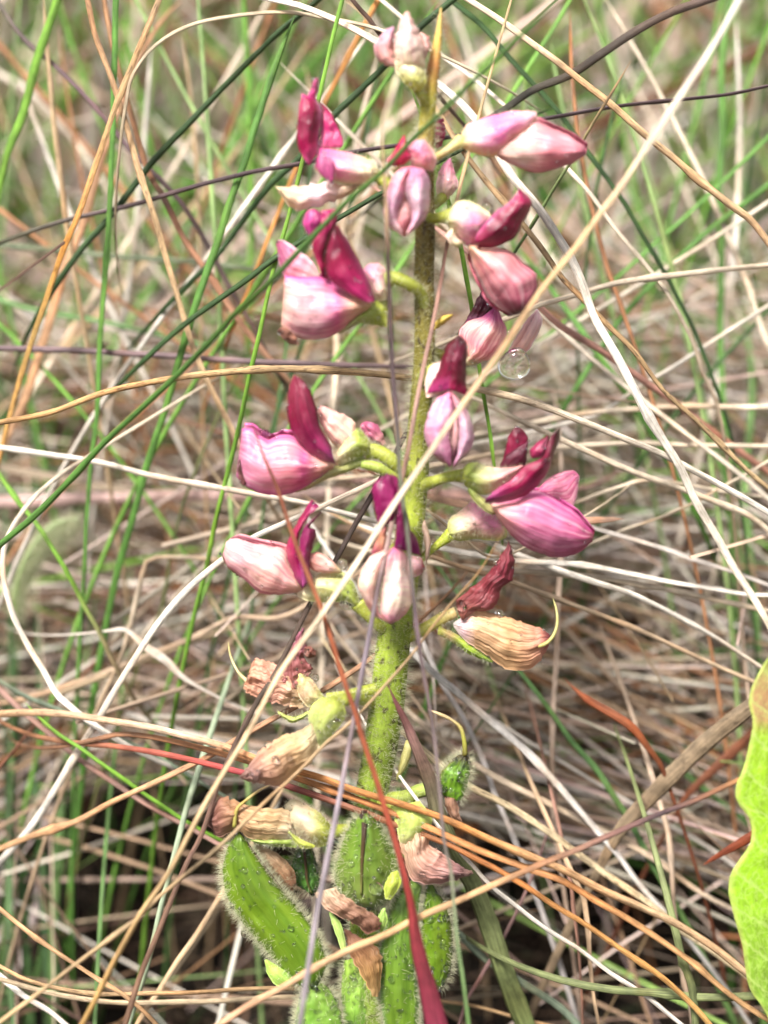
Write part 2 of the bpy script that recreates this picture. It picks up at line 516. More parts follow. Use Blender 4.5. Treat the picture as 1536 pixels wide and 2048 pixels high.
# brown rotting litter in the hollow; its colours are darkened to deepen the shade
nl = 550
lx = rng.uniform(-0.11, 0.11, nl); ly = rng.uniform(-0.005, 0.11, nl); ll = rng.uniform(0.012, 0.06, nl); la = rng.uniform(0, np.pi, nl)
tt = np.linspace(-0.5, 0.5, 6)
P = np.zeros((nl, 6, 3))
P[:, :, 0] = lx[:, None] + np.cos(la)[:, None] * ll[:, None] * tt + (rng.normal(0, 0.12, nl) * ll)[:, None] * tt**2 * 4
P[:, :, 1] = ly[:, None] + np.sin(la)[:, None] * ll[:, None] * tt
lift = rng.uniform(0.0, 0.012, nl)[:, None] + rng.normal(0, 0.15, nl)[:, None] * ll[:, None] * tt
for i in range(nl):
    for k in range(6):
        P[i, k, 2] = ground_z(P[i, k, 0], P[i, k, 1]) + max(lift[i, k], 0.0)
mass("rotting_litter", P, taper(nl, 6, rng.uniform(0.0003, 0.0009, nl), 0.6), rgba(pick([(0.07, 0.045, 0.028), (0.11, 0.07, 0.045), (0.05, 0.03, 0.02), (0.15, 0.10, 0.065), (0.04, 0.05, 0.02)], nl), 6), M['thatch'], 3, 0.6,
     "brown rotting grass litter, darkened for shade, on the floor of the dark hollow", "litter")

# living grass rising behind the mat
P = upright_paths(1300, 0.10, 0.75, 0.12, 0.30, lean=0.45, p=1.2)
P = P[behind(P, 0.045)]
n = len(P); r = rng.uniform(0.0005, 0.0012, n) + rng.uniform(0, 0.0022, n) * (P[:, 0, 1] > 0.22)
cb = pick(GREEN, n); C = rgba(cb, P.shape[1])
t = np.linspace(0, 1, P.shape[1])[None, :, None]
C[:, :, :3] = C[:, :, :3] * (0.8 + 0.4 * t) + np.array([0.10, 0.07, 0.02]) * np.maximum(t - 0.75, 0) * 2
mass("green_grass", P, taper(n, P.shape[1], r, 0.15), C, M['leafy'], 4, 0.3,
     "soft blurred green grass blades standing in the background", "grass")
P = upright_paths(1500, 0.13, 0.8, 0.10, 0.28, lean=0.8, p=1.2)
P = P[behind(P, 0.06)]
n = len(P); r = rng.uniform(0.0005, 0.0013, n) + rng.uniform(0, 0.0022, n) * (P[:, 0, 1] > 0.22)
C = rgba(pick(PALES + PALES + RUST[:2], n), P.shape[1])
mass("dry_grass", P, taper(n, P.shape[1], r, 0.3), C, M['dry'], 4, 0.35,
     "soft blurred dry brown and cream grass leaning in the background", "dry grass")
# far grass out to where the view ends
P = upright_paths(2600, 0.9, 3.6, 0.14, 0.34, m=7, p=1.6)
P[:, :, 0] *= 1.15
n = len(P); r = rng.uniform(0.002, 0.005, n)
C = rgba(pick(GREEN + BEIGE, n), P.shape[1])
mass("distant_grass", P, taper(n, P.shape[1], r, 0.2), C, M['leafy'], 3, 0.4,
     "distant meadow grass melting into pale green blur", "grass")

# individually countable straws of the near mat: the ones that show largest
def single_straws(num):
    P = thatch_paths(4200, 0.034, 0.15, lambda x, y: mat_height(x, y) * 1.12 + 0.002, m=12, lmin=0.10, lmax=0.2, zlo=0.01)
    P = P[keep_clear(P, 0.014)]
    P = P[thin_hollows(P, 0.04)]
    P = P[(P[:, :, 2].mean(1) > 0.85 * mat_height(P[:, 6, 0], P[:, 6, 1]))]
    P = P[np.abs(P[:, 6, 0]) < 0.085][:num]
    n = len(P)
    r = rng.uniform(0.00028, 0.00052, n)
    c = pick(BEIGE, n)
    rust = rng.uniform(size=n) < 0.14
    c[rust] = pick(RUST, rust.sum())
    for i in range(n):
        V, F, UV, CC = field_arrays(P[i:i + 1], taper(1, 12, r[i:i + 1], 0.55), np.concatenate([np.repeat(c[i:i + 1, None], 12, 1), np.full((1, 12, 1), rng.uniform(0.1, 0.9))], 2), 6)
        o = mesh_obj("rust_straw" if rust[i] else "fallen_straw", V, F.tolist(), M['stem'], uv=UV, col=CC, origin=P[i, 0])
        if rust[i]:
            tone = "dark rust" if c[i].sum() < 0.36 else "rust brown"
        else:
            tone = "bone white" if c[i].sum() > 1.45 else "cream" if c[i].sum() > 1.15 else "beige" if c[i].sum() > 0.88 else "dull brown"
        d = P[i, -1] - P[i, 0]; chord = np.linalg.norm(d); arc = np.linalg.norm(np.diff(P[i], axis=0), axis=1).sum()
        shape = "kinked" if arc / chord > 1.05 else "bowed" if arc / chord > 1.012 else "straight"
        thick = "thick" if r[i] > 0.00044 else "slim" if r[i] > 0.00036 else "hair thin"
        lie = "running across the mat" if abs(d[0]) > 2 * abs(d[1]) else "pointing back into the mat" if abs(d[0]) < abs(d[1]) else "lying aslant on the mat"
        lab = "%s %s %s fallen straw %s" % (shape, thick, tone, lie)
        tag(o, lab, "straw", "fallen straws: " + lab)
single_straws(200)

# ------------------------------------------------------------------ traced stems, each a thing of its own
STRAW = (0.52, 0.36, 0.19, 0.5); PALE = (0.60, 0.50, 0.38, 0.35); WHITE = (0.70, 0.64, 0.56, 0.25)
GOLD = (0.50, 0.27, 0.085, 0.6); ORANGE = (0.42, 0.17, 0.055, 0.5); BROWN = (0.20, 0.10, 0.055, 0.4)
DARK = (0.050, 0.030, 0.026, 0.1); PURP = (0.11, 0.075, 0.080, 0.1); GRN = (0.085, 0.20, 0.035, 0.08)
BGRN = (0.15, 0.30, 0.035, 0.05); DGRN = (0.035, 0.075, 0.022, 0.25); GGRN = (0.17, 0.23, 0.13, 0.1)
PINK = (0.50, 0.27, 0.22, 0.1); GREY = (0.45, 0.40, 0.36, 0.4); REDB = (0.28, 0.055, 0.025, 0.1)

def extend_ground(P, tip_tan, r):
    out = []
    p = np.array(P, float); d = np.array(tip_tan, float)
    step = 0.006
    for _ in range(80):
        d = d * 0.97 + np.array([0, 0.0, -0.055]); d /= np.linalg.norm(d)
        p = p + d * step
        out.append(p.copy())
        if p[2] < ground_z(p[0], p[1]) - 0.002: break
    return out

def blade(name, cat, width, off, pts, col, label, ends="ug", flat=1.0, keel=0.0, twist=0.0, sides=8, mat='stem', group=None, wob=0.12):
    pts = np.asarray(pts, float); n0 = len(pts)
    s = np.concatenate([[0], np.cumsum(np.linalg.norm(np.diff(pts, axis=0), axis=1))]); s /= s[-1]
    offs = np.interp(s, np.linspace(0, 1, len(off)), off)
    ws = np.interp(s, np.linspace(0, 1, len(width)), width) if isinstance(width, (list, tuple)) else np.full(n0, width)
    rows = np.column_stack([pts, offs, ws]); kinks = []
    n = max(18, min(70, int(np.linalg.norm(np.diff(pts, axis=0), axis=1).sum() / 22)))
    S = spline(rows, n)
    P = np.array([at(a, b_, c) for a, b_, c, d in S])
    R = np.array([mmpp(a, b_, c) * d * 0.45 for a, b_, c, d in S])
    if flat == 1.0:
        flat = random.uniform(0.45, 0.8); twist = random.uniform(-2.2, 2.2); R = R * 1.12
        for _ in range(random.choice((0, 1, 1, 2)) if cat == 'straw' else random.choice((0, 0, 1))):      # joints of the culm
            q = random.uniform(0.1, 0.9) * (n - 1)
            R = R * (1 + 0.38 * np.exp(-((np.arange(n) - q) / 0.8)**2))
            kinks.append(q)
    ph = random.uniform(0, 99)
    R = R * (1 + wob * np.array([noise.noise((i * 0.55 + ph, ph, 0)) for i in range(n)]))
    P = P + 0.00012 * np.array([[noise.noise((i * 0.22 + ph, 7, ph)), noise.noise((i * 0.22, ph, 3)), noise.noise((ph, i * 0.22, 1))] for i in range(n)])
    for q in kinks:               # a culm often changes direction slightly at a joint
        w_ = np.clip(np.arange(n) - q, 0, None) * np.clip((n - 1 - np.arange(n)) / (n - 1 - q), 0, 1)
        P = P + (0.00018 * random.choice((-1, 1)) * w_ / max(1, w_.max()) * 2.0)[:, None] * np.array([1.0, 0.2, 0.6])
    P = list(P); R = list(R); U = list(np.linspace(0, 1, n))
    def ext(first, code):
        nonlocal P, R, U
        a, b_ = (P[0], P[1]) if first else (P[-1], P[-2])
        tan = (np.array(a) - np.array(b_)); tan /= np.linalg.norm(tan)
        r = R[0] if first else R[-1]; u = U[0] if first else U[-1]
        if code == 't':
            k = max(3, int(n * 0.10))
            for i in range(k):
                j = i if first else -1 - i
                R[j] *= (i + 0.25) / k
            return
        if code == 'u':
            new = []; p = np.array(a); d = tan.copy()
            for i in range(9):
                d = d + np.array([0, 0.01, -0.012]); d /= np.linalg.norm(d); p = p + d * 0.006; new.append(p.copy())
            rr = [r * (1 - 0.07 * (i + 1)) for i in range(9)]
        elif code == 'g':
            new = extend_ground(a, tan, r); rr = [r] * len(new)
        else:   # 'h': runs on, down into the mat
            new = []; p = np.array(a); d = tan.copy()
            for i in range(11):
                d = d + np.array([0, 0.15, -0.05]); d /= np.linalg.norm(d); p = p + d * 0.004; new.append(p.copy())
                if p[2] < -0.004: break
            rr = [r * (1 - 0.07 * i) for i in range(len(new))]
        if first: P = new[::-1] + P; R = rr[::-1] + R; U = [u] * len(new) + U
        else: P = P + new; R = R + rr; U = U + [u] * len(new)
    ext(True, ends[0]); ext(False, ends[1])
    stops = col if isinstance(col[0], (tuple, list)) else [(0, col), (1, col)]
    V, F, UV, C = tube_data(P, R, [(0, stops[0][1]), (1, stops[-1][1])], sides, flat, twist, keel)
    C = []
    for u in U:
        c = ramp(stops, u)
        k1 = 1 + 0.3 * noise.noise((u * 5 + ph, ph, 4)) + 0.15 * noise.noise((u * 17 + ph, ph, 8)); k2 = 1 - 0.22 * max(0, noise.noise((u * 7 + ph, 3, ph)))
        c = (c[0] * k1, c[1] * k1 * k2, c[2] * k1 * k2 * k2, c[3])
        C += [c] * (sides + 1)
    low = P[0] if P[0][2] < P[-1][2] else P[-1]
    o = mesh_obj(name, V, F, M[mat], uv=UV, col=C, origin=low)
    return tag(o, label, cat, group)
S_, G_ = "straw", "grass stem"
# ---- stems crossing in front of or beside the spike
blade("green_rush_stem", G_, [13, 14, 12], [2, -14, -13], [(0,1090),(65,1035),(150,950),(200,895),(280,820),(350,755),(425,680),(470,630),(550,555),(625,475),(700,400),(768,340),(828,277),(889,220),(955,155),(1015,98),(1114,0)], GRN,
      "long green stem slanting across the spike in front of the upper stalk", "gu")
blade("golden_straw", S_, [13, 14, 17, 20], [-14, -18, -26], [(1478,0),(1433,80),(1368,180),(1303,280),(1248,365),(1203,425),(1148,500),(1088,575),(1048,635),(1008,695),(938,795),(893,860),(838,940),(795,1003),(720,1119),(688,1167),(635,1247),(560,1350),(505,1455),(440,1563),(385,1658),(335,1753),(280,1833),(235,1913),(200,1983),(165,2048)],
      [(0, WHITE), (0.25, (0.5,0.36,0.2,0.4)), (0.33, (0.42,0.25,0.12,0.4)), (0.5, PALE), (1, (0.52,0.32,0.11,0.4))], "longest pale golden straw running diagonally in front of the whole flower spike", "ug")
blade("thin_brown_stem", G_, [7, 9, 10, 12], [6, -10, -16, -34], [(938,305),(923,360),(908,430),(894,488),(875,605),(850,720),(831,817),(816,900),(800,975),(775,1090),(755,1180),(740,1260),(720,1370),(700,1480),(680,1590),(650,1740),(625,1880),(600,2048)],
      [(0, STRAW), (0.12, (0.30,0.16,0.12,0.1)), (0.4, (0.42,0.27,0.22,0.1)), (0.55, (0.24,0.19,0.22,0)), (1, (0.22,0.19,0.20,0))], "thin mauve stem blurred in front of the stalk, bending down past the pods", "ug")
blade("thin_dark_stem", G_, [7, 10, 9, 11], [-10, -13, -20, -30], [(763,218),(767,328),(772,430),(777,544),(781,661),(787,760),(796,880),(801,970),(816,1076),(823,1156),(833,1250),(846,1359),(859,1432),(872,1562),(884,1690),(897,1740),(903,1808),(911,1886),(922,1945),(937,2048)],
      [(0, STRAW), (0.11, (0.38,0.24,0.14,0.2)), (0.16, DARK), (0.33, (0.07,0.045,0.05,0)), (0.42, (0.12,0.13,0.08,0)), (0.55, (0.12,0.08,0.09,0)), (0.8, (0.14,0.11,0.10,0)), (1, (0.13,0.24,0.07,0))],
      "thin dark wiry stem standing upright before the stalk, straw coloured tip, green foot", "tg")
blade("red_grass_blade", "grass blade", [5, 10, 11, 12, 16, 50], [-14, -20, -26], [(500,830),(525,905),(555,980),(580,1055),(600,1110),(620,1160),(640,1210),(660,1270),(690,1370),(712,1430),(724,1474),(750,1552),(771,1620),(795,1698),(808,1745),(822,1808),(829,1860),(838,1912),(852,1965),(872,2048)],
      [(0, (0.17,0.05,0.03,0)), (0.3, (0.30,0.10,0.045,0)), (0.6, (0.33,0.08,0.035,0)), (0.8, (0.24,0.03,0.03,0)), (1, (0.20,0.025,0.05,0))], "narrow rusty red blade widening to a crimson base before the pods", "tg", flat=0.28, keel=0.3, mat='leafy')
blade("olive_grass_blade", "grass blade", [6, 30, 40, 44, 46], [-9, -4, 6, 8], [(773,1363),(790,1400),(812,1445),(838,1510),(860,1565),(880,1640),(912,1710),(948,1773),(972,1833),(996,1905),(1020,1972),(1050,2048)],
      [(0, (0.20,0.06,0.08,0.1)), (0.25, (0.22,0.15,0.12,0.2)), (0.45, (0.20,0.22,0.10,0.1)), (1, (0.14,0.17,0.06,0.1))], "broad olive grass blade with purple pointed tip leaning on the stalk", "tg", flat=0.16, keel=0.25, mat='leafy')
blade("slender_tan_straw", S_, [9, 10, 9, 7], [-26, -20, -15, -12], [(0,2043),(75,1988),(150,1928),(225,1873),(280,1833),(320,1793),(400,1728),(475,1663),(550,1588),(600,1543),(665,1478),(705,1445),(770,1375),(833,1302),(870,1252),(912,1199),(966,1135),(1010,1058)],
      [(0, STRAW), (0.6, (0.55,0.40,0.24,0.4)), (1, (0.36,0.2,0.08,0.5))], "slender tan straw crossing the stalk and ending in a point under the lowest pink flower", "gt")
blade("tan_straw", S_, [13, 13, 12, 10], [-24, -20, -12], [(440,2048),(500,2008),(575,1968),(625,1938),(700,1898),(768,1871),(828,1838),(898,1808),(968,1778),(1033,1748),(1108,1718),(1168,1693),(1243,1658),(1318,1628),(1393,1598),(1468,1563),(1536,1533)],
      [(0, (0.5,0.27,0.16,0.2)), (0.3, (0.58,0.38,0.2,0.3)), (0.5, (0.45,0.26,0.13,0.4)), (0.72, (0.2,0.1,0.08,0.3)), (0.82, (0.06,0.035,0.04,0)), (0.9, (0.2,0.1,0.06,0.2)), (1, (0.42,0.25,0.1,0.3))],
      "tan straw in front of the pods, darkening to purple brown towards its upper end", "gu")
blade("dark_brown_stem", G_, [11, 10, 10, 12], [2, -3, -8, -18], [(747,985),(710,1050),(672,1119),(640,1175),(614,1220),(587,1274),(550,1348),(520,1393),(490,1448),(440,1553),(400,1668),(370,1728),(340,1798),(310,1873),(280,1948),(250,2048)],
      [(0, DARK), (0.4, (0.07,0.045,0.03,0)), (0.6, (0.13,0.07,0.05,0.1)), (1, (0.17,0.09,0.05,0.2))], "nearly black brown stem coming out from behind a dark petal of the front flower", "hg")
# ---- the orange bundle across the pods
blade("orange_straw", S_, [15, 15, 17, 20, 21], [14, -4, -13, -12], [(0,1428),(75,1425),(150,1430),(225,1443),(300,1455),(375,1473),(450,1493),(520,1520),(583,1540),(640,1555),(700,1577),(768,1598),(868,1630),(968,1673),(1048,1708),(1118,1738),(1193,1778),(1268,1813),(1343,1848),(1418,1893),(1493,1948),(1536,1978)],
      [(0, (0.42,0.25,0.13,0.5)), (0.2, (0.55,0.40,0.28,0.4)), (0.33, ORANGE), (0.6, (0.45,0.2,0.06,0.5)), (0.8, (0.60,0.42,0.25,0.4)), (1, (0.58,0.42,0.26,0.4))], "uppermost thick orange straw of the bundle crossing over the pods", "ug", group=None)
blade("brown_orange_straw", S_, [10, 14, 17, 17], [10, -5, -12, -9], [(190,1480),(240,1468),(300,1473),(350,1483),(425,1503),(500,1523),(560,1545),(640,1572),(718,1600),(797,1632),(868,1663),(968,1708),(1048,1738),(1118,1763),(1193,1808),(1268,1850),(1350,1905),(1440,1970),(1536,2040)],
      [(0, BROWN), (0.3, ORANGE), (0.6, (0.42,0.19,0.07,0.5)), (1, (0.5,0.30,0.14,0.4))], "brown orange straw in the middle of the bundle crossing over the pods", "hg")
blade("crimson_straw", S_, [12, 15, 15, 16], [12, -3, -11, -10], [(150,1486),(250,1495),(325,1508),(400,1523),(475,1543),(540,1560),(599,1580),(666,1603),(745,1632),(823,1662),(893,1690),(943,1718),(993,1743),(1043,1773),(1093,1808),(1168,1853),(1243,1903),(1318,1958),(1368,2003),(1418,2048)],
      [(0, (0.26,0.12,0.06,0.3)), (0.1, (0.33,0.08,0.05,0.2)), (0.25, (0.30,0.05,0.06,0.1)), (0.4, (0.24,0.10,0.06,0.3)), (0.6, ORANGE), (1, (0.55,0.32,0.11,0.4))], "lowest straw of the bundle, crimson on one half and orange on the other", "hg")
blade("rust_tan_straw", S_, 12, [16, 6, 1], [(0,1698),(75,1668),(150,1643),(225,1603),(300,1568),(375,1533),(425,1508),(475,1478),(525,1448),(600,1408)], [(0, (0.45,0.26,0.13,0.4)), (1, (0.35,0.19,0.11,0.4))], "rusty tan straw rising to a withered flower from the green clump side", "gh")
# ---- arching and long straws behind the spike
blade("arching_tan_straw", S_, [11, 14, 15, 14], [10, 8, 9, 14], [(0,845),(100,825),(200,788),(300,765),(400,750),(475,742),(575,737),(675,740),(768,749),(813,755),(938,775),(1018,792),(1093,815),(1168,845),(1243,875),(1318,905),(1393,945),(1468,985),(1536,1025)],
      [(0, (0.42,0.23,0.09,0.5)), (0.25, (0.5,0.32,0.15,0.7)), (0.5, STRAW), (0.75, PALE), (1, WHITE)], "long speckled tan straw arching behind the middle of the stalk", "gg")
blade("bleached_straw", S_, [12, 18, 19, 17], [22, 9, 10, 14], [(550,0),(600,12),(675,42),(745,78),(810,118),(875,164),(955,239),(1025,347),(1077,408),(1137,497),(1168,560),(1193,630),(1233,700),(1283,795),(1318,860),(1358,930),(1388,1000),(1428,1070),(1468,1140),(1508,1200),(1536,1245)],
      [(0, WHITE), (0.7, WHITE), (1, PALE)], "thick bone white straw bending down behind the top buds", "ug")
blade("thin_bleached_straw", S_, [9, 11, 12, 11], [30, 24, 26, 34], [(840,70),(884,112),(950,160),(1010,211),(1075,275),(1138,340),(1183,390),(1218,440),(1258,490),(1308,550),(1343,600),(1393,700),(1403,735),(1433,805),(1448,870),(1458,955)], [(0, WHITE), (0.6, PALE), (1, (0.38,0.27,0.18,0.3))], "thinner white straw running beside the thick bone white one", "hg")
blade("tan_orange_straw", S_, [12, 13, 14], [16, 12, 14], [(938,0),(993,35),(1048,75),(1118,125),(1168,165),(1218,205),(1268,250),(1308,285),(1358,325),(1408,370),(1458,415),(1493,440),(1536,485)], [(0, PALE), (0.4, (0.55,0.36,0.19,0.6)), (1, (0.50,0.34,0.20,0.4))], "tan and orange straw with one black speck above the pink bud on a long stalk", "ug")
blade("streaked_tan_stem", S_, [12, 14, 14], [14, 10, 16], [(883,235),(933,310),(978,370),(1018,415),(1053,455),(1093,505),(1128,555),(1168,595),(1208,635),(1268,695),(1333,780),(1393,835),(1438,880),(1478,915),(1536,975)], [(0, (0.42,0.28,0.15,0.6)), (1, (0.40,0.28,0.15,1.0))], "dark streaked tan stem passing behind the flower with a raised magenta petal", "hg")
blade("dark_green_stem", G_, [12, 13, 13], [30, 30, 38], [(908,5),(968,55),(1018,115),(1078,180),(1118,225),(1158,280),(1208,350),(1248,405),(1288,475),(1323,535),(1358,600),(1388,660),(1423,750),(1458,855),(1473,950)], DGRN, "dark green stem crossing under the dark brown stem near the long pink bud", "ug")
blade("thick_brown_stem", G_, [14, 17, 17], [26, 24, 24], [(985,235),(1008,220),(1068,180),(1138,150),(1193,115),(1268,65),(1343,25),(1413,0)], [(0, (0.045,0.04,0.025,0.1)), (1, (0.075,0.048,0.038,0.1))], "thick dark brown stem leaning behind the long pink bud", "hu")
blade("purple_rush", G_, [9, 11, 11, 11], [34, 24, 22, 22], [(0,485),(100,450),(200,425),(300,400),(400,370),(500,345),(600,328),(715,303),(768,295),(850,283),(960,262),(1078,240),(1218,215),(1343,200),(1468,185),(1536,172)], [(0, (0.10,0.10,0.06,0)), (0.15, PURP), (1, (0.095,0.065,0.075,0))], "long purple stem nearly level behind the topmost flowers", "gu")
blade("tan_tipped_green_stem", G_, [5, 7, 9], [8, 14, 22], [(1263,120),(1218,195),(1183,250),(1138,330),(1098,395),(1063,450),(1033,495),(1000,550)], [(0, (0.40,0.24,0.14,0.2)), (0.3, (0.25,0.20,0.1,0.2)), (0.55, (0.16,0.22,0.08,0.1)), (1, DGRN)], "thin green stem with dry tan tip behind the long pink bud", "th")
blade("green_rush_stem", G_, 11, [50, 44], [(1536,370),(1478,415),(1418,460),(1358,515),(1298,575),(1248,630),(1203,695),(1168,750),(1128,815)], GRN, "green stem slanting down towards the large hanging water drop", "ug")
blade("green_rush_stem", G_, 14, [70, 60], [(1458,0),(1443,125),(1445,250),(1438,380),(1443,500),(1440,650),(1445,800),(1455,950)], GRN, "upright soft green stem standing behind the crossing straws beyond the long bud", "ug")
blade("beige_straw", S_, [11, 13, 13], [20, 26], [(1060,618),(1078,610),(1168,585),(1243,565),(1343,550),(1468,535),(1536,530)], PALE, "beige straw nearly level beside the flower with a brown bitten wing", "hg")
blade("green_stem_piece", G_, 10, [10, 14], [(915,470),(923,500),(943,615),(960,740),(968,795),(978,855),(990,940)], BGRN, "short bright green stem right beside the stalk, passing below the hanging drop", "hh")
blade("pink_stem", G_, [13, 14, 14], [22, 30, 40], [(1050,590),(1068,605),(1118,650),(1193,695),(1293,765),(1343,800),(1408,850),(1468,895),(1536,945)], [(0, PINK), (1, (0.42,0.2,0.14,0.1))], "smooth salmon pink stem slanting away behind the hanging drop", "hg")
# ---- left half, upper
blade("green_rush_stem", G_, [16, 18, 16], [40, 44], [(115,0),(75,115),(45,230),(18,300),(0,370)], BGRN, "broad bright green stem leaning across the purple stem's far end", "ug")
blade("green_rush_stem", G_, [13, 14, 14], [26, 30, 36], [(232,0),(228,150),(220,400),(207,600),(202,690),(197,830),(185,930),(172,1130),(160,1305),(155,1380)], GRN, "tall upright green stem crossing the golden brown pair of straws", "ug")
blade("golden_brown_straw", S_, [12, 14, 14], [20, 22, 30], [(318,0),(280,90),(240,190),(200,310),(160,430),(130,500),(90,615),(60,700),(30,800),(8,880)], [(0, (0.40,0.26,0.14,0.8)), (0.35, (0.48,0.30,0.13,0.6)), (0.55, (0.45,0.20,0.04,0.3)), (0.75, (0.42,0.26,0.08,0.5)), (1, GOLD)], "speckled golden brown straw crossing another to make a tall X", "ug")
blade("soft_brown_stem", S_, [16, 20, 18], [44, 46], [(215,280),(200,330),(165,450),(135,525),(100,640),(75,720),(50,800),(20,860)], [(0, (0.4,0.22,0.12,0.1)), (1, (0.42,0.24,0.13,0.1))], "soft brown stem close behind the speckled golden brown straw", "hg")
blade("golden_brown_straw", S_, [11, 13, 12], [24, 22, 30], [(175,0),(192,75),(220,150),(245,225),(280,350),(305,430),(330,525),(355,610),(380,690),(400,740),(425,790),(460,855),(478,890)], [(0, (0.36,0.20,0.10,0.6)), (0.5, (0.45,0.30,0.16,0.5)), (1, (0.5,0.36,0.22,0.4))], "slim golden brown straw forming the other arm of the tall X", "uh")
blade("two_tone_straw", S_, [11, 12, 13], [34, 32, 38], [(235,130),(248,180),(265,240),(295,340),(325,390),(370,480),(430,565),(480,635),(520,695)], [(0, (0.33,0.17,0.08,0.3)), (0.35, (0.30,0.14,0.07,0.3)), (0.45, DARK), (0.6, (0.4,0.2,0.12,0.1)), (1, (0.45,0.25,0.16,0.1))], "rust and black two toned straw just behind the tall X", "hh")
blade("thin_purple_stem", G_, [9, 11, 10], [44, 40, 40], [(0,10),(30,55),(60,90),(100,125),(165,190),(210,245),(255,300),(310,355),(360,410),(415,500),(460,580),(520,680)], [(0, (0.11,0.09,0.07,0)), (0.25, (0.12,0.07,0.08,0)), (1, (0.09,0.06,0.05,0))], "thin purple black stem falling diagonally through the tall X", "uh")
blade("dark_green_stem", G_, [12, 14, 13], [32, 30, 30], [(140,530),(170,490),(220,435),(300,330),(360,265),(450,170),(530,90),(575,50),(635,0)], DGRN, "dark green stem rising from the tall X towards the arching beige straw", "hu")
blade("green_rush_stem", G_, [14, 16, 15], [26, 26, 36], [(590,30),(575,65),(540,160),(515,240),(490,320),(465,390),(440,470),(415,540),(385,630),(365,695),(330,820),(310,880),(285,965),(260,1055),(235,1140),(212,1250)], GRN, "long green stem leaning down beside the flowers, starting at the arching beige straw", "tg")
blade("dark_green_stem", G_, [10, 13, 14], [34, 28, 26], [(385,560),(435,510),(540,370),(595,320),(664,235),(767,135),(840,55),(905,0)], DGRN, "dark green stem passing behind the topmost bud", "hu")
blade("dark_green_stem", G_, [12, 14, 13], [26, 14, 10], [(310,700),(350,665),(400,625),(450,590),(500,555),(545,520),(620,470),(690,428),(765,385)], DGRN, "dark green stem passing behind the two upper flowers with raised magenta petals", "hh")
blade("thin_green_stem", G_, [8, 9, 10], [16, 14, 26], [(685,0),(665,80),(640,185),(605,330),(580,430),(550,540),(530,635),(515,700),(500,765),(475,880),(455,960),(435,1040),(420,1115),(400,1190),(380,1270),(362,1350)], BGRN, "thin yellow green stem brushing the outer tips of the pink flowers", "ug")
blade("orange_rush", S_, [12, 12], [38, 40], [(750,10),(710,85),(670,165),(645,210),(580,360),(540,460),(515,530),(480,620)], (0.42, 0.19, 0.05, 0.1), "soft orange stem behind the flower with a curled magenta tip", "uh")
blade("arching_beige_straw", S_, [8, 10, 11], [20, 24, 20], [(255,190),(265,150),(300,100),(350,65),(410,42),(480,30),(575,25),(650,35),(745,55),(800,75)], [(0, (0.42,0.33,0.22,0.1)), (1, (0.5,0.42,0.3,0.2))], "beige straw curving in a high arch towards the topmost bud", "hh")
blade("cream_straw", S_, [13, 15, 13], [105, 90], [(0,150),(60,185),(120,240),(170,310),(210,370),(250,440),(280,490),(330,560),(390,640)], (0.62,0.54,0.44,0.05), "wide soft cream straw behind the tall X", "uh")
blade("brown_twig_stem", G_, [9, 11], [20, 22], [(705,0),(735,35),(765,75),(800,110)], (0.13,0.08,0.06,0.1), "short dark brown stem end pressed against the topmost bud", "uh")
blade("dull_green_stem", G_, [12, 12], [60, 56], [(0,490),(100,500),(200,510),(300,517),(400,525),(480,535)], (0.14,0.17,0.10,0), "dull green stem lying level below the long purple stem", "gh")
blade("green_rush_stem", G_, [12, 13], [60, 62], [(0,600),(60,618),(130,632),(210,645),(300,665),(380,685)], (0.15,0.27,0.10,0), "grey green stem lying nearly level below the tall X", "gh")
# ---- left half, middle
blade("purple_grey_stem", G_, 12, [34, 30], [(0,697),(125,700),(250,707),(350,712),(450,720),(550,725),(640,728)], (0.17,0.115,0.12,0.05), "purple grey stem lying level above the arching tan straw", "gh")
blade("bleached_straw", S_, [12, 15, 15], [26, 20, 16], [(0,895),(100,910),(200,925),(300,950),(400,970),(500,990),(600,1007),(700,1032),(790,1050)], WHITE, "grey white straw lying beneath the flower with a striped pink wing", "gh")
blade("pinkish_stem", S_, [26, 24, 20], [66, 60, 50], [(0,1005),(100,1000),(225,995),(350,994),(500,992),(650,988),(780,988)], (0.46,0.31,0.28,0.05), "wide pinkish stem lying flat behind the middle flowers", "gh")
blade("pinkish_stem", S_, [18, 20], [44, 46], [(860,985),(900,990),(960,1000),(1020,1008)], (0.34,0.2,0.17,0.05), "brownish pink stem end between the two flowers of one level", "hh")
blade("thin_green_stem", G_, [9, 10, 11], [26, 22, 26], [(0,950),(40,1005),(75,1045),(110,1095),(145,1155),(175,1215),(200,1260),(222,1315)], [(0, BGRN), (0.6, BGRN), (1, (0.35,0.27,0.15,0.2))], "thin green stem sloping down beside the silky haired leaf", "uh")
blade("curved_white_straw", S_, [8, 11, 13], [18, 16, 12], [(190,905),(120,950),(55,1010),(15,1075),(5,1130),(15,1190),(30,1240),(60,1300),(90,1345),(115,1390),(155,1425)], [(0, PALE), (1, WHITE)], "white straw bowed in a wide curve around the silky haired leaf", "hh")
blade("bleached_straw", S_, [10, 13, 13, 14], [10, 12, 14, 20], [(640,1015),(560,1050),(500,1080),(425,1135),(370,1185),(320,1245),(280,1305),(230,1385),(205,1428),(165,1493),(120,1568),(70,1648),(0,1725)], WHITE, "white straw leading from the split pink flower down to the orange bundle", "hg")
blade("bent_straw", S_, [9, 10, 9], [34, 32, 30], [(435,1120),(400,1117),(360,1114),(315,1114),(293,1122),(285,1148),(270,1210),(250,1275),(215,1375)], (0.46,0.37,0.27,0.2), "pale brown straw kinked at a right angle", "hg")
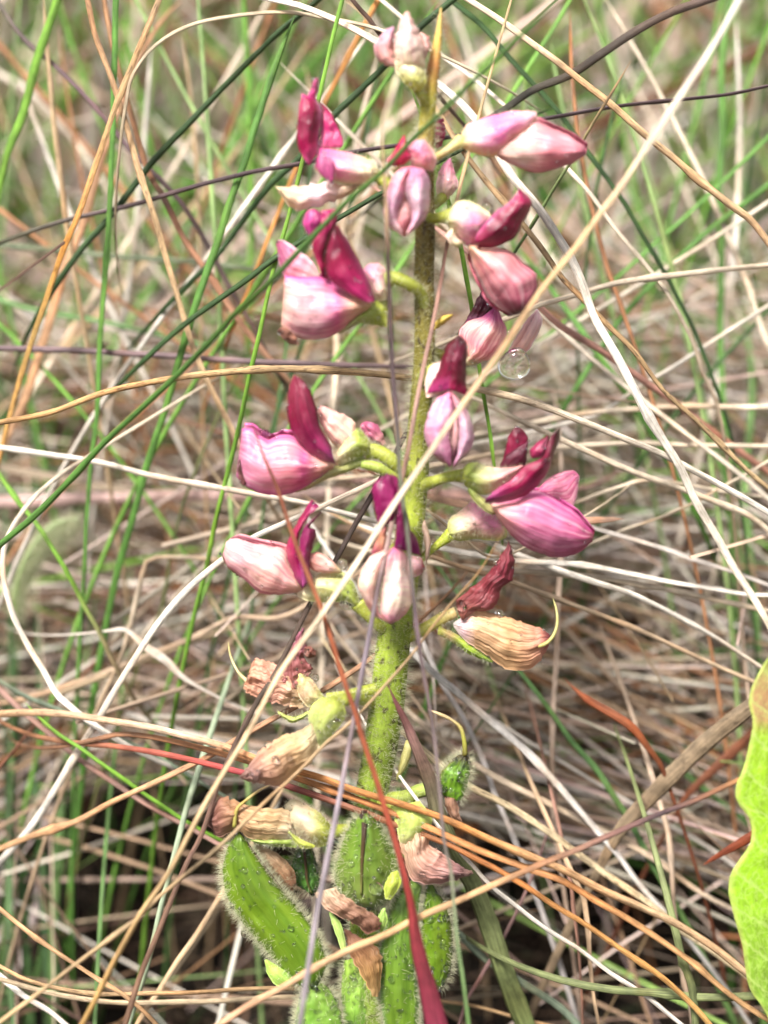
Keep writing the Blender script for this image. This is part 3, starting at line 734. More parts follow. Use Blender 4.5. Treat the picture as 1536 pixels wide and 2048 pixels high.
blade("dry_curled_leaf", "dry leaf", [5, 16, 22, 8], [26, 24, 24], [(210,1262),(250,1260),(290,1292),(330,1320),(360,1350),(395,1372)], (0.5,0.44,0.38,0.1), "twisted papery grey leaf lying under the kinked straw", "hh", flat=0.2, twist=1.2)
blade("tan_rush", S_, [10, 11], [30, 34], [(640,1195),(560,1235),(470,1235),(390,1275),(300,1310),(200,1350),(110,1380)], (0.40,0.29,0.2,0.3), "tan straw sloping behind the fallen white one under the split pink flower", "hh")
blade("dark_thin_stem", G_, [7, 8], [40, 40], [(378,975),(365,1010),(345,1090),(330,1180),(310,1250)], (0.09,0.10,0.03,0.1), "dark olive twig standing in the mat", "hg")
# ---- left half, lower
blade("mauve_brown_stem", G_, [13, 13, 12], [24, 16, 10], [(0,1378),(40,1418),(100,1468),(165,1523),(225,1563),(300,1613),(375,1653),(440,1690)], (0.26,0.15,0.12,0.2), "mauve brown stem dropping under the orange bundle towards the long pod", "gh")
blade("grey_green_stem", G_, [15, 15, 14], [28, 20, 14], [(0,1363),(50,1393),(125,1423),(200,1458),(275,1493),(350,1533),(400,1563),(450,1593),(510,1625)], (0.16,0.20,0.14,0.1), "grey green stem running beneath the orange bundle", "gh")
blade("bright_green_stem", G_, [7, 9, 9], [12, 10, 12], [(50,1405),(110,1463),(155,1493),(210,1533),(260,1568),(310,1603),(365,1640)], BGRN, "short bright green stem lying over the mauve brown stem", "th")
blade("pale_green_stem", G_, [14, 13, 14], [12, 4, 2], [(388,1570),(370,1628),(350,1708),(330,1783),(310,1868),(295,1928),(270,2013),(255,2060)], (0.27,0.33,0.22,0.05), "pale green stem standing in the dark hollow", "hg")
blade("tan_straw", S_, 10, [10, 2], [(448,1780),(400,1858),(350,1928),(310,1993),(270,2055)], (0.46,0.33,0.2,0.4), "short tan straw leaning in the dark hollow beside the long pod", "hg")
blade("orange_tan_straw", S_, [11, 12], [-8, -12], [(0,1818),(50,1858),(100,1898),(150,1933),(200,1968),(250,2003),(315,2052)], (0.48,0.29,0.15,0.3), "orange tan straw descending under the longest golden straw's foot", "ug")
blade("level_tan_straw", S_, [11, 13, 12], [-4, -2, 8, 12], [(0,1933),(50,1958),(125,1978),(200,1988),(300,1988),(400,1986),(500,1980),(600,1980),(720,1988),(873,2003),(943,2013),(1018,2033),(1118,2056)], (0.52,0.34,0.18,0.5), "tan straw lying level at the foot of the plant, upper of a pair", "gg")
blade("level_tan_straw", S_, [10, 12, 11], [0, 2, 10], [(0,1958),(60,1976),(140,1994),(220,2004),(310,2005),(400,2004),(500,1998),(600,1994),(720,2004)], (0.55,0.42,0.27,0.4), "tan straw lying level at the foot of the plant, lower of a pair", "gh")
blade("bleached_straw", S_, 14, [6, 0], [(0,1953),(50,1993),(100,2023),(140,2056)], WHITE, "grey white straw under the level tan pair", "ug")
for pts, w, c, lab in (([(20,1250),(30,1420),(40,1600),(45,1800),(60,2048)], [18,30,34], (0.07,0.15,0.04,0), "broad soft green blade at the outer edge of the green clump"),
                       ([(75,1230),(80,1400),(70,1580),(85,1760),(95,2048)], [16,26,30], (0.06,0.13,0.04,0), "broad soft green blade in the green clump behind the white straw"),
                       ([(175,1380),(160,1520),(140,1650),(110,1790),(70,1960),(50,2060)], [10,18,22], (0.13,0.27,0.06,0), "soft green blade leaning out of the green clump towards the dark hollow"),
                       ([(120,1560),(118,1700),(115,1850),(110,2048)], [10,22,24], (0.08,0.18,0.05,0), "short dark green blade in the green clump beside the dark hollow"),
                       ([(255,1200),(250,1300),(240,1420),(230,1500)], [8,12,12], (0.10,0.2,0.05,0), "small green blade standing behind the kinked straw")):
    blade("green_grass_blade", "grass blade", [q * 0.7 for q in w], [70, 40], pts, c, lab, "tg" if pts[0][1] > 1300 else "ug", flat=0.25, keel=0.2, mat='leafy')
# ---- right half, middle: the bleached mat
R_ = [([(1168,900),(1268,945),(1368,980),(1468,1020),(1536,1060)], 15, [18,22], PALE, "beige straw sloping just below the arching tan straw's lower end"),
      ([(1028,855),(1118,835),(1193,825),(1318,817),(1418,813),(1536,813)], 13, [30,34], PALE, "beige straw in a low arch behind the lower part of the bone white straw"),
      ([(900,925),(1008,905),(1118,895),(1268,886),(1368,890),(1536,893)], 13, [28,32], PALE, "level cream straw behind the twin raised dark petals"),
      ([(1120,850),(1203,825),(1268,780),(1343,735),(1413,690),(1536,612)], 11, [34,40], WHITE, "white straw rising behind the bone white straw's bend"),
      ([(1000,1118),(1033,1122),(1168,1130),(1268,1145),(1368,1165),(1536,1190)], 15, [16,22], WHITE, "thick white straw touching the underside of the glossiest pink wing"),
      ([(1000,1140),(1033,1142),(1168,1152),(1268,1170),(1368,1190),(1536,1222)], 15, [18,24], PALE, "thick beige straw right below the white one under the pink wing"),
      ([(960,1145),(1028,1165),(1118,1200),(1218,1240),(1318,1280),(1418,1325),(1536,1375)], 13, [14,20], (0.45,0.33,0.22,0.3), "tan straw sloping away above the withered tan flower"),
      ([(1193,1165),(1268,1190),(1368,1240),(1468,1305),(1536,1345)], 16, [16,20], WHITE, "short thick white straw above the reddish curled leaf"),
      ([(1130,1040),(1168,1050),(1268,1080),(1368,1110),(1468,1145),(1536,1170)], 12, [22,26], GREY, "grey straw starting behind the tip of the glossiest pink wing"),
      ([(1140,1010),(1158,1003),(1218,980),(1293,960),(1368,965),(1460,985)], 9, [26,30], PALE, "thin beige straw bowed behind the glossiest pink wing"),
      ([(1230,1068),(1248,1060),(1318,1035),(1388,1005),(1470,960)], 9, [26,28], PALE, "thin beige straw rising under the bone white straw"),
      ([(930,1080),(985,1115),(1060,1090)], 7, [10,12], (0.5,0.4,0.28,0.2), "tiny bent straw under the green calyx of the glossiest pink flower")]
for pts, w, off, c, lab in R_:
    blade("bleached_straw", S_, w * 0.82, off, pts, c, lab, "hg" if pts[-1][0] > 1500 else "hh")
blade("dry_leaf_point", "dry leaf", [22, 18, 4], [16, 16], [(1120,1040),(1160,1042),(1200,1040),(1250,1038)], (0.40,0.24,0.16,0.1), "pointed brown dry leaf poking out behind the glossiest pink wing", "ht", flat=0.25, mat='leafy')
blade("green_rush_stem", G_, 13, [40, 36], [(1190,700),(1203,720),(1248,780),(1308,875),(1340,930)], GRN, "green stem crossing the beige straws under the salmon pink stem", "hh")
for pts, lab in (([(1360,620),(1385,720),(1420,860),(1460,1000),(1490,1150)], "soft green stem dropping behind the lower end of the bone white straw"),
                 ([(1500,860),(1490,960),(1500,1100),(1510,1220)], "soft green stem upright above the bright green leaf"),):
    blade("green_rush_stem", G_, 14, [66, 56], pts, (0.12,0.23,0.06,0), lab, "hg")
blade("pale_upright_straw", S_, [12, 13], [26, 26], [(1120,1140),(1115,1240),(1111,1345),(1106,1448),(1108,1573),(1113,1658),(1123,1748)], (0.48,0.36,0.28,0.2), "upright pinkish beige straw behind the style of the withered tan flower", "hg")
# ---- right half, lower
blade("bleached_straw", S_, [14, 17, 14], [14, 16, 20], [(850,1330),(868,1348),(918,1388),(983,1443),(1048,1498),(1108,1558),(1158,1613),(1198,1658),(1248,1718),(1278,1763),(1330,1825)], (0.6,0.56,0.52,0.2), "thick grey white straw falling from behind the stalk beside the hooked pod", "hg")
blade("bleached_straw", S_, [10, 11], [22, 22], [(870,1340),(883,1368),(928,1438),(963,1513),(988,1583),(1025,1670)], (0.52,0.48,0.46,0.2), "thin grey white straw close behind the hooked pod", "hg")
blade("speckled_beige_straw", S_, [14, 15], [10, 14], [(920,1560),(938,1573),(1018,1613),(1088,1658),(1158,1708),(1218,1753),(1293,1803),(1343,1843),(1430,1905),(1536,1985)], (0.50,0.40,0.25,0.8), "speckled beige straw running just above the orange bundle", "hg")
blade("beige_straw", S_, 13, [18, 22], [(930,1515),(948,1528),(1008,1563),(1078,1598),(1158,1638),(1218,1668),(1293,1708),(1368,1753),(1470,1820)], (0.44,0.35,0.26,0.4), "dull beige straw sloping out from the hooked pod", "hg")
blade("green_grass_blade", "grass blade", [9, 14, 14], [24, 22], [(1020,1320),(1043,1348),(1098,1418),(1143,1483),(1193,1538),(1228,1593),(1262,1645),(1300,1720),(1340,1790)], (0.11,0.22,0.07,0), "slim green blade sloping down past the reddish curled leaf", "hg", flat=0.4, mat='leafy')
blade("curled_red_leaf", "dry leaf", [4, 18, 22, 14, 10, 8], [16, 14, 18], [(1126,1353),(1145,1375),(1175,1400),(1220,1425),(1263,1453),(1298,1498),(1323,1533),(1338,1573),(1360,1635)], [(0, (0.30,0.09,0.04,0)), (0.5, (0.27,0.085,0.035,0)), (1, (0.18,0.06,0.03,0))], "reddish brown leaf curling to a point in the straw", "tg", flat=0.25, keel=0.35, mat='leafy')
blade("brown_flat_blade", "dry leaf", [20, 38, 40, 36], [18, 16, 12], [(1200,1735),(1243,1658),(1318,1578),(1393,1503),(1468,1440),(1540,1385)], (0.26,0.19,0.12,0.5), "flat mottled brown grey blade propped against the bright green leaf", "gh", flat=0.12, keel=0.15, mat='leafy')
blade("red_brown_blade", "dry leaf", [10, 22, 24], [34, 30], [(1345,1640),(1375,1590),(1418,1548),(1493,1478),(1530,1440)], (0.17,0.06,0.03,0.1), "broad red brown blade in the shade behind the mottled flat one", "gh", flat=0.2, mat='leafy')
blade("red_leaf_tip", "dry leaf", [5, 18, 24], [10, 8], [(1405,1733),(1435,1712),(1468,1693),(1515,1665)], (0.25,0.055,0.02,0), "small red leaf tip beside the wavy edge of the bright green leaf", "th", flat=0.25, mat='leafy')
blade("bleached_straw", S_, [9, 14, 15], [-6, -4, -6], [(930,1715),(938,1723),(978,1768),(1028,1808),(1093,1858),(1158,1898),(1218,1943),(1293,1993),(1370,2055)], WHITE, "white straw running below the orange bundle", "hg")
blade("grey_green_stem", G_, [14, 15], [12, 8], [(900,1850),(928,1878),(978,1923),(1048,1968),(1118,2013),(1165,2060)], (0.15,0.19,0.13,0.2), "grey green stem passing under the broad olive blade", "hg")
blade("reddish_stem", G_, 10, [10, 6], [(1140,1760),(1143,1773),(1153,1900),(1165,2060)], (0.27,0.14,0.10,0.1), "thin reddish upright stem below the orange bundle", "hg")
blade("tan_straw", S_, 12, [8, 4], [(1160,1780),(1168,1798),(1182,1910),(1200,2060)], (0.42,0.29,0.18,0.3), "upright tan straw next to the thin reddish stem", "hg")
blade("beige_straw", S_, 13, [16, 10], [(1330,1640),(1338,1673),(1353,1823),(1385,2060)], (0.42,0.32,0.24,0.3), "upright beige straw standing behind the orange bundle near the bright leaf", "hg")
blade("purple_twig", G_, 9, [8, 6], [(985,1915),(960,1955),(935,2000),(915,2060)], (0.20,0.11,0.10,0), "short purple twig under the broad olive blade", "hg")
for pts, lab in (([(1225,1980),(1300,1985),(1400,1992),(1536,1990)], "dull olive stem lying blurred at the foot of the bright green leaf"),
                 ([(1360,1900),(1375,1960),(1390,2048)], "short dull green stem in the shade under the orange bundle")):
    blade("olive_rush", G_, 16, [-6, -8], pts, (0.13,0.15,0.06,0.1), lab, "hg")

for i in range(6):
    x0 = random.uniform(-30, 130); y1 = random.uniform(1080, 1500); x1 = x0 + random.uniform(-90, 110)
    o0 = random.uniform(50, 85)
    pts = [(x1, y1), (x1 * 0.6 + x0 * 0.4 + random.uniform(-8, 8), y1 + 200), (x1 * 0.25 + x0 * 0.75, y1 + 420), (x0, y1 + 640), (x0 + random.uniform(-15, 15), 2060)]
    g = random.choice([(0.09,0.18,0.04,0), (0.07,0.14,0.04,0), (0.12,0.22,0.06,0), (0.16,0.22,0.11,0)])
    blade("clump_grass_blade", "grass blade", [6, random.uniform(12, 24), random.uniform(12, 26)], [o0, max(20, o0 - 40)], pts, g, "slender soft green blade packed in the green clump beside the dark hollow", "tg", flat=0.3, keel=0.2, mat='leafy', group="blades of the green clump", sides=6)

# ---- half upright stems standing close behind the spike, out of focus
TONES = [("bone white", (0.72,0.66,0.58,0.2), 'straw'), ("cream", (0.62,0.52,0.40,0.3), 'straw'), ("tan", (0.48,0.34,0.2,0.4), 'straw'), ("rust", (0.36,0.17,0.08,0.2), 'straw'),
         ("fresh green", (0.15,0.32,0.05,0), G_), ("dark green", (0.05,0.11,0.03,0.1), G_), ("pale green", (0.26,0.38,0.14,0), G_), ("fresh green", (0.12,0.27,0.05,0), G_), ("cream", (0.66,0.57,0.46,0.2), 'straw')]
for i in range(60):
    tn, tc_, ct = TONES[i % len(TONES)]
    o0 = random.uniform(38, 120)
    xb = random.uniform(-60, 1600); sl0 = random.gauss(0, 0.75); ln_ = random.uniform(650, 1000)
    yb = random.uniform(650, 950); bow = random.gauss(0, 25)
    pts = [(xb + sl0 * ln_ * (1 - t) * (0.9 + 0.2 * t) + bow * 4 * t * (1 - t), yb - ln_ * (1 - t)) for t in (0, 0.25, 0.5, 0.75, 1)]
    way = "steeply" if abs(sl0) < 0.35 else "aslant"
    rr_ = random.uniform(7, 13)
    lab = "%s %s stem rising %s out of focus behind the flower spike" % ("slim" if rr_ < 9.5 else "stout", tn, way)
    blade("leaning_straw" if ct == 'straw' else "slender_rush", ct, [rr_ * 0.6, rr_, rr_], [o0, o0 + random.uniform(-14, 10)], pts, tc_, lab, "tg", group="out of focus stems: " + lab, sides=6)

# ------------------------------------------------------------------ the flower spike
SURF = []            # world geometry of every plant piece, for hairs and drops

def zpts(Z, pts):
    return [(Z[0] + x / Z[2], Z[1] + y / Z[2]) for x, y in pts]

def patch_data(Z, A, B, y, bf, bb=None, stops=None, pu=0.55, pv=0.9, tu=0.0, tv=0.0, nu=22, nv=14, crk=0.36, rag=2.0, edge=None, vfun=None, thick=0.16, rip=0.10, ripn=5):
    """a petal, calyx or pod from its two edges (base to tip); bulges bf mm forward and bb mm back.
    bb None: a thin cupped petal of real thickness"""
    A = spline(zpts(Z, A), nu); B = spline(zpts(Z, B), nu)
    seed = random.uniform(0, 90)
    if rag:
        for i in range(nu):
            A[i] += np.array([noise.noise((i * 0.8, seed, 1)), noise.noise((i * 0.8, seed, 2))]) * rag
            B[i] += np.array([noise.noise((i * 0.8, seed, 5)), noise.noise((i * 0.8, seed, 6))]) * rag
    V, UV, C = [], [], []
    for side in (0, 1):
        for i in range(nu):
            u = i / (nu - 1)
            for j in range(nv):
                v = j / (nv - 1)
                p = A[i] * (1 - v) + B[i] * v
                f = (max(math.sin(math.pi * u), 0) ** pu) * (max(math.sin(math.pi * v), 0) ** pv)
                base = y + tu * (u - 0.5) + tv * (v - 0.5)
                w = 0.0
                if crk:
                    w = crk * (noise.noise((p[0] * 0.045, p[1] * 0.045, seed)) + 0.6 * noise.noise((p[0] * 0.11, p[1] * 0.11, seed)) + 0.35 * noise.noise((p[0] * 0.25, p[1] * 0.25, seed)))
                if rip:
                    w += rip * 2.4 * (noise.noise((v * ripn * 1.7, u * 1.6, seed)) + 0.5 * noise.noise((v * ripn * 4.1, u * 3.0, seed))) * min(1, f * 2)
                if side == 0: o = base - bf * f + w
                elif bb is None: o = base - bf * f + w + thick * min(1, 6 * f + 0.25)
                else: o = base + bb * f + w
                V.append(at(p[0], p[1], o))
                UV.append((u, v))
                c = ramp(stops, u)[:3]
                if edge is not None:
                    e = max(0.0, 1 - min(v, 1 - v) / edge[1]) ** 1.5
                    if len(edge) > 2 and edge[2] == 'A': e = max(0.0, 1 - v / edge[1]) ** 1.5
                    if len(edge) > 2 and edge[2] == 'B': e = max(0.0, 1 - (1 - v) / edge[1]) ** 1.5
                    c = tuple(a * (1 - e) + b_ * e for a, b_ in zip(c, edge[0]))
                if vfun: c = vfun(u, v, c)
                C.append(tuple(c) + (0.0,))
    F = []
    h = nu * nv
    for i in range(nu - 1):
        for j in range(nv - 1):
            a = i * nv + j
            F.append((a, a + 1, a + nv + 1, a + nv))
            F.append((h + a, h + a + nv, h + a + nv + 1, h + a + 1))
    for i in range(nu - 1):
        a = i * nv; F.append((a, a + nv, h + a + nv, h + a))
        a = i * nv + nv - 1; F.append((a, h + a, h + a + nv, a + nv))
    for j in range(nv - 1):
        F.append((j, h + j, h + j + 1, j + 1))
        a = (nu - 1) * nv + j; F.append((a, a + 1, h + a + 1, h + a))
    return V, outward(V, F), UV, C

def tube_px(Z, pts, width, off, stops, sides=9, n=16, tip=False):
    """a stalk traced in a zoom frame; width in photo pixels"""
    P = np.array(zpts(Z, pts)); s = np.linspace(0, 1, len(P))
    offs = np.interp(s, np.linspace(0, 1, len(off)), off)
    ws = np.interp(s, np.linspace(0, 1, len(width)), width)
    S = spline(np.column_stack([P, offs, ws]), n)
    W = [at(a, b_, c) for a, b_, c, d in S]
    R = [mmpp(a, b_, c) * d * 0.5 for a, b_, c, d in S]
    if tip: R[-1] *= 0.2; R[-2] *= 0.6
    return tube_data(W, R, stops, sides)

def join(*parts):
    V, F, UV, C = [], [], [], []
    for v, f, uv, c in parts:
        k = len(V)
        V += [tuple(p) for p in v]; F += [tuple(i + k for i in q) for q in f]; UV += list(uv); C += [tuple(x) for x in c]
    return V, F, UV, C

def part(name, data, mat, parent, hairs=0.0, hlen=0.9, hmax=4000, seamed=False):
    V, F, UV, C = data
    o = mesh_obj(name, [tuple(v) for v in V], F, M[mat], parent, UV, C)
    SURF.append((o, [Vector(v) for v in V], F))
    if hairs: hair_part(o, V, F, hairs, hlen, hmax, UV if seamed else None)
    return o

def hair_part(o, V, F, dens, hlen, hmax, uv=None):
    """short pale hairs standing on a surface, dens per square millimetre"""
    V = np.array([tuple(v) for v in V])
    tri = []
    for f in F:
        for k in range(1, len(f) - 1): tri.append((f[0], f[k], f[k + 1]))
    tri = np.array(tri)
    a, b_, c = V[tri[:, 0]], V[tri[:, 1]], V[tri[:, 2]]
    nrm = np.cross(b_ - a, c - a); ar = np.linalg.norm(nrm, axis=1) / 2
    n = int(min(hmax, ar.sum() * 1e6 * dens))
    if n < 3: return
    wt = ar.copy()
    if uv is not None:            # pods are hairiest along their two seams
        v = np.array(uv)[tri].mean(1)[:, 1]
        wt = ar * (0.008 + np.exp(-np.minimum(v, 1 - v) / 0.05))
    k = rng.choice(len(tri), n, p=wt / wt.sum())
    r1 = np.sqrt(rng.uniform(size=(n, 1))); r2 = rng.uniform(size=(n, 1))
    p = a[k] * (1 - r1) + b_[k] * r1 * (1 - r2) + c[k] * r1 * r2
    nn = nrm[k] / (np.linalg.norm(nrm[k], axis=1, keepdims=True) + 1e-15)
    cen = V.mean(0)
    d = nn + rng.normal(0, 0.38, (n, 3)) + np.array([0, 0, 0.25])
    d /= np.linalg.norm(d, axis=1, keepdims=True)
    L = hlen * 0.001 * rng.uniform(0.45, 1.15, (n, 1))
    w = 0.000021
    s1 = np.cross(d, rng.normal(size=(n, 3))); s1 /= np.linalg.norm(s1, axis=1, keepdims=True)
    s2 = np.cross(d, s1)
    bend = rng.normal(0, 0.22, (n, 1)) * L * s1 + np.array([0, 0, -0.08]) * L
    rows = []
    for t, ww in ((-0.05, 1.0), (0.5, 0.8)):
        cpt = p + d * L * t + bend * t * t
        for q in range(3):
            an = 2 * math.pi * q / 3
            rows.append(cpt + (s1 * math.cos(an) + s2 * math.sin(an)) * w * ww)
    rows.append(p + d * L + bend)
    VV = np.stack(rows, 1).reshape(-1, 3)
    base = np.arange(n)[:, None] * 7
    F4 = np.concatenate([base + np.array([[q, (q + 1) % 3, 3 + (q + 1) % 3, 3 + q]]) for q in range(3)], 0).tolist()
    F3 = np.concatenate([base + np.array([[3 + q, 3 + (q + 1) % 3, 6]]) for q in range(3)], 0).tolist()
    h = mesh_obj("hairs", VV, F4 + F3, M['hair'], o)
    h["kind"] = "stuff"

# pigments (linear)
K_MAG = (0.34, 0.003, 0.075); K_DMAG = (0.16, 0.002, 0.032); K_MAR = (0.075, 0.003, 0.014); K_HOT = (0.62, 0.06, 0.27)
K_PNK = (0.76, 0.30, 0.42); K_PALE = (0.84, 0.54, 0.58); K_WHT = (0.86, 0.70, 0.74); K_LAV = (0.58, 0.32, 0.55); K_MAUV = (0.46, 0.13, 0.30)
K_YG = (0.38, 0.42, 0.06); K_LIME = (0.34, 0.43, 0.09); K_CRM = (0.72, 0.68, 0.38); K_PEA = (0.74, 0.48, 0.36); K_GRN = (0.11, 0.19, 0.012); K_DG = (0.09, 0.22, 0.03)
K_TAN = (0.50, 0.31, 0.15); K_TPK = (0.55, 0.28, 0.20); K_BRN = (0.22, 0.10, 0.055); K_MBR = (0.17, 0.035, 0.03); K_DK = (0.035, 0.014, 0.01)

base_pt = at(744, 2170, 0); base_pt.z = 0.0
plant = bpy.data.objects.new("pea_flower_plant", None)
COL.objects.link(plant); plant.empty_display_size = 0.02
plant.location = base_pt; ORIG[plant.name] = base_pt.copy()
tag(plant, "hairy green plant with an upright spike of pink and magenta pea flowers", "flower")

# stem
ST = [(882,15,3),(878,60,13),(872,105,21),(864,150,26),(858,200,30),(853,260,34),(850,330,36),(850,420,38),(850,480,40),(848,560,40),(850,640,42),(848,720,42),(842,800,44),(836,880,46),(832,940,52),(826,1000,55),(815,1100,58),(800,1200,64),(785,1300,68),(775,1400,70),(760,1500,68),(745,1580,66),(738,1650,66),(735,1750,66),(735,1900,70),(740,2048,74),(742,2120,76)]
S = spline(np.array(ST), 90)
W = [at(a, b_, 0) for a, b_, c in S]; R = [mmpp(a, b_, 0) * c * 0.5 for a, b_, c in S]
for z in (0.6, 0.2, -0.3):
    W.append(Vector((W[-1].x, W[-1].y, W[89].z * max(z, 0) - 0.004 * (z < 0)))); R.append(R[-1])
yu = lambda v: (v - 15) / (2120 - 15)
stem = part("stem", tube_data(W, R, [(0, (0.45,0.30,0.10,0)), (yu(70), (0.50,0.36,0.08,0)), (yu(130), (0.50,0.22,0.07,0.1)), (yu(200), (0.42,0.40,0.05,0.3)), (yu(280), (0.27,0.18,0.04,0.6)), (yu(450), (0.18,0.135,0.028,0.9)), (yu(700), (0.19,0.165,0.03,0.9)),
                                 (yu(850), (0.20,0.21,0.03,0.8)), (yu(1000), (0.25,0.30,0.035,0.7)), (yu(1400), (0.19,0.26,0.03,0.8)), (1, (0.17,0.25,0.035,0.5))], 14), 'spike', plant, hairs=7.0, hlen=1.7, hmax=13000)

def flower(name, *pieces, hairs=3.0, hlen=0.7, label=None):
    f = part(name, join(*pieces), 'calyx', plant, hairs * 1.1, hlen * 1.3, 1800)
    if label: f["label"] = label
    return f
PD, TB = patch_data, tube_px
FULL = (0, 0, 1.0)
def tint(a, m):
    a = list(a); a[6] = [(u, (c[0] * m[0], c[1] * m[1], c[2] * m[2])) for u, c in a[6]] if isinstance(a[6], list) else a[6]
    return a
def banner(f, *a, **k): return part("banner_petal", PD(*tint(a, (0.9, 0.9, 0.8)), **k), 'banner', f)
def wing(f, *a, mat='wing', pair=None, **k):
    a = tint(a, (1.08, 1.12, 0.88))
    if pair is None: return part("wing_petal", PD(*a, **k), mat, f)
    # two thin petals cupped around a gap; the far one stands a little proud of the near one
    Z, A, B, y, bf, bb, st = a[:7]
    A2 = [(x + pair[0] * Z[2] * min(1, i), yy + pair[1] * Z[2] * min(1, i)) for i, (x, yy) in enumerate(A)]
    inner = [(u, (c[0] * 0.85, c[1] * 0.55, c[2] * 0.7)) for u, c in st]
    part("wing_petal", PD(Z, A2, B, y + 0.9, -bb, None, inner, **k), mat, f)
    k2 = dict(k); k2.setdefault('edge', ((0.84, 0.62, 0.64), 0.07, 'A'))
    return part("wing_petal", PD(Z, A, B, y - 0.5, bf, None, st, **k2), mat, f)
def dried(f, *a, **k):
    k['rip'] = k.get('rip', 0.2) * 0.42
    a = tint(a, (1.08, 1.1, 1.12))
    return part("withered_petal", PD(*a, nu=34, nv=26, **k), 'withered', f)
YP = [(0, (0.32,0.36,0.05)), (1, (0.38,0.42,0.07))]

# --- topmost bud
Z = (720, 0, 6.4)
f = flower("flower", TB(FULL, [(852,215),(845,195),(838,185)], [16,18,20], [0,-2,-3], YP),
           PD(Z, [(700,1210),(590,1090),(470,930),(420,840),(430,740)], [(780,1200),(840,1080),(840,900),(830,760),(800,700)], -3, 2.6, 1.5, [(0,K_YG),(0.35,(0.55,0.56,0.12)),(0.65,K_CRM),(1,(0.86,0.68,0.6))]))
wing(f, Z, [(450,860),(320,830),(200,720),(180,590),(280,440),(330,370)], [(470,880),(440,700),(440,560),(450,440),(440,330)], -2.4, 2.2, None, [(0,K_PALE),(0.4,(0.80,0.45,0.5)),(1,K_LAV)], edge=((0.8,0.45,0.5),0.2,'A'), rag=3)
wing(f, Z, [(470,880),(440,640),(470,400),(520,250),(600,150)], [(820,880),(830,620),(760,420),(690,280),(620,155)], -3.6, 3.2, None, [(0,(0.85,0.80,0.62)),(0.35,K_WHT),(0.8,(0.86,0.66,0.74)),(1,K_PALE)], rag=4)
wing(f, Z, [(790,800),(790,560),(760,400)], [(840,760),(900,600),(900,470)], -2.2, 1.4, None, [(0,K_WHT),(1,(0.78,0.40,0.42))], rag=4)

# --- upper flower with a curled magenta tip
Z = (540, 140, 6.4)
f = flower("flower", TB(FULL, [(846,388),(815,382),(780,372),(752,350)], [18,20,22,24], [0,-2,-3,-3], YP),
           PD(Z, [(1410,1300),(1330,1190),(1150,1100),(900,1030),(620,990)], [(1410,1310),(1280,1450),(1100,1470),(850,1440),(560,1290)], -3, 3.2, 2.5, [(0,K_CRM),(0.3,(0.78,0.62,0.45)),(0.55,K_PNK),(1,K_HOT)], rag=3, edge=(K_CRM,0.25,'B')))
part("wing_petal", PD(Z, [(1280,1430),(1000,1430),(700,1440),(480,1450),(330,1490),(80,1490)], [(1280,1450),(1050,1560),(800,1690),(560,1750),(300,1775),(80,1510)], -2.6, 2.2, 1.5, [(0,(0.60,0.58,0.22)),(0.3,(0.74,0.62,0.40)),(0.55,K_WHT),(0.75,(0.74,0.56,0.36)),(1,K_CRM)], crk=0.7, rag=8), 'wing', f)
banner(f, Z, [(600,1010),(640,830),(650,600),(660,480),(600,360)], [(920,990),(935,900),(850,680),(740,500),(600,360)], -2.0, 1.0, None, [(0,(0.66,0.12,0.30)),(0.4,(0.46,0.02,0.15)),(1,K_MAG)], tu=1.5)
banner(f, Z, [(500,1230),(370,1020),(345,780),(370,500),(410,300)], [(620,1040),(630,800),(660,620),(660,500),(590,370)], -4.2, 2.0, None, [(0,(0.60,0.10,0.28)),(0.22,K_MAG),(0.6,K_DMAG),(0.95,K_MAG),(1,K_HOT)], tv=2.0, edge=((0.40,0.16,0.28),0.25,'B'))
banner(f, Z, [(470,360),(530,220),(560,105)], [(580,370),(620,230),(615,105)], -3.6, 0.6, None, [(0,(0.6,0.06,0.25)),(1,(0.30,0.01,0.10))], nu=10, nv=8)
banner(f, Z, [(640,1060),(625,1180),(620,1310),(790,1450)], [(650,1050),(740,1120),(825,1180),(805,1450)], -6.2, 0.5, None, [(0,K_MAUV),(1,(0.38,0.03,0.16))], nu=12, nv=10)

# --- flower facing out between the top ones
Z = (740, 230, 6.4)
f = flower("flower", TB(FULL, [(850,345),(835,350),(825,352)], [20,26,30], [0,-2,-4], YP),
           PD(Z, [(520,680),(500,480),(470,420),(560,340),(680,310)], [(810,720),(850,600),(820,470),(750,370),(690,312)], -5, 3.4, 2.0, [(0,(0.8,0.42,0.42)),(0.5,(0.78,0.22,0.40)),(1,(0.80,0.38,0.45))], edge=((0.8,0.48,0.45),0.25,'B')))
banner(f, Z, [(230,620),(340,660),(450,630),(530,560)], [(220,590),(300,460),(390,310),(440,260),(470,400),(530,520)], -6.5, 1.2, None, [(0,(0.6,0.04,0.18)),(0.4,(0.48,0.0,0.06)),(1,(0.6,0.05,0.15))], rag=3)
wing(f, Z, [(540,650),(380,690),(270,820),(210,1000),(165,1200),(220,1400),(430,1565)], [(545,650),(470,850),(430,1050),(380,1170),(360,1300),(435,1565)], -7.5, 2.6, None, [(0,(0.74,0.22,0.42)),(0.25,K_PNK),(0.5,K_LAV),(0.8,(0.68,0.45,0.60)),(1,K_PALE)], tv=-1.5, mat='wingx')
wing(f, Z, [(540,650),(470,850),(450,1020),(510,1160),(540,1300),(450,1560)], [(545,650),(690,700),(765,850),(765,1100),(740,1260),(610,1440),(455,1562)], -7.8, 2.8, None, [(0,(0.70,0.14,0.38)),(0.2,K_LAV),(0.4,(0.62,0.42,0.60)),(0.8,K_LAV),(1,K_PALE)], tv=1.5, mat='wingx')
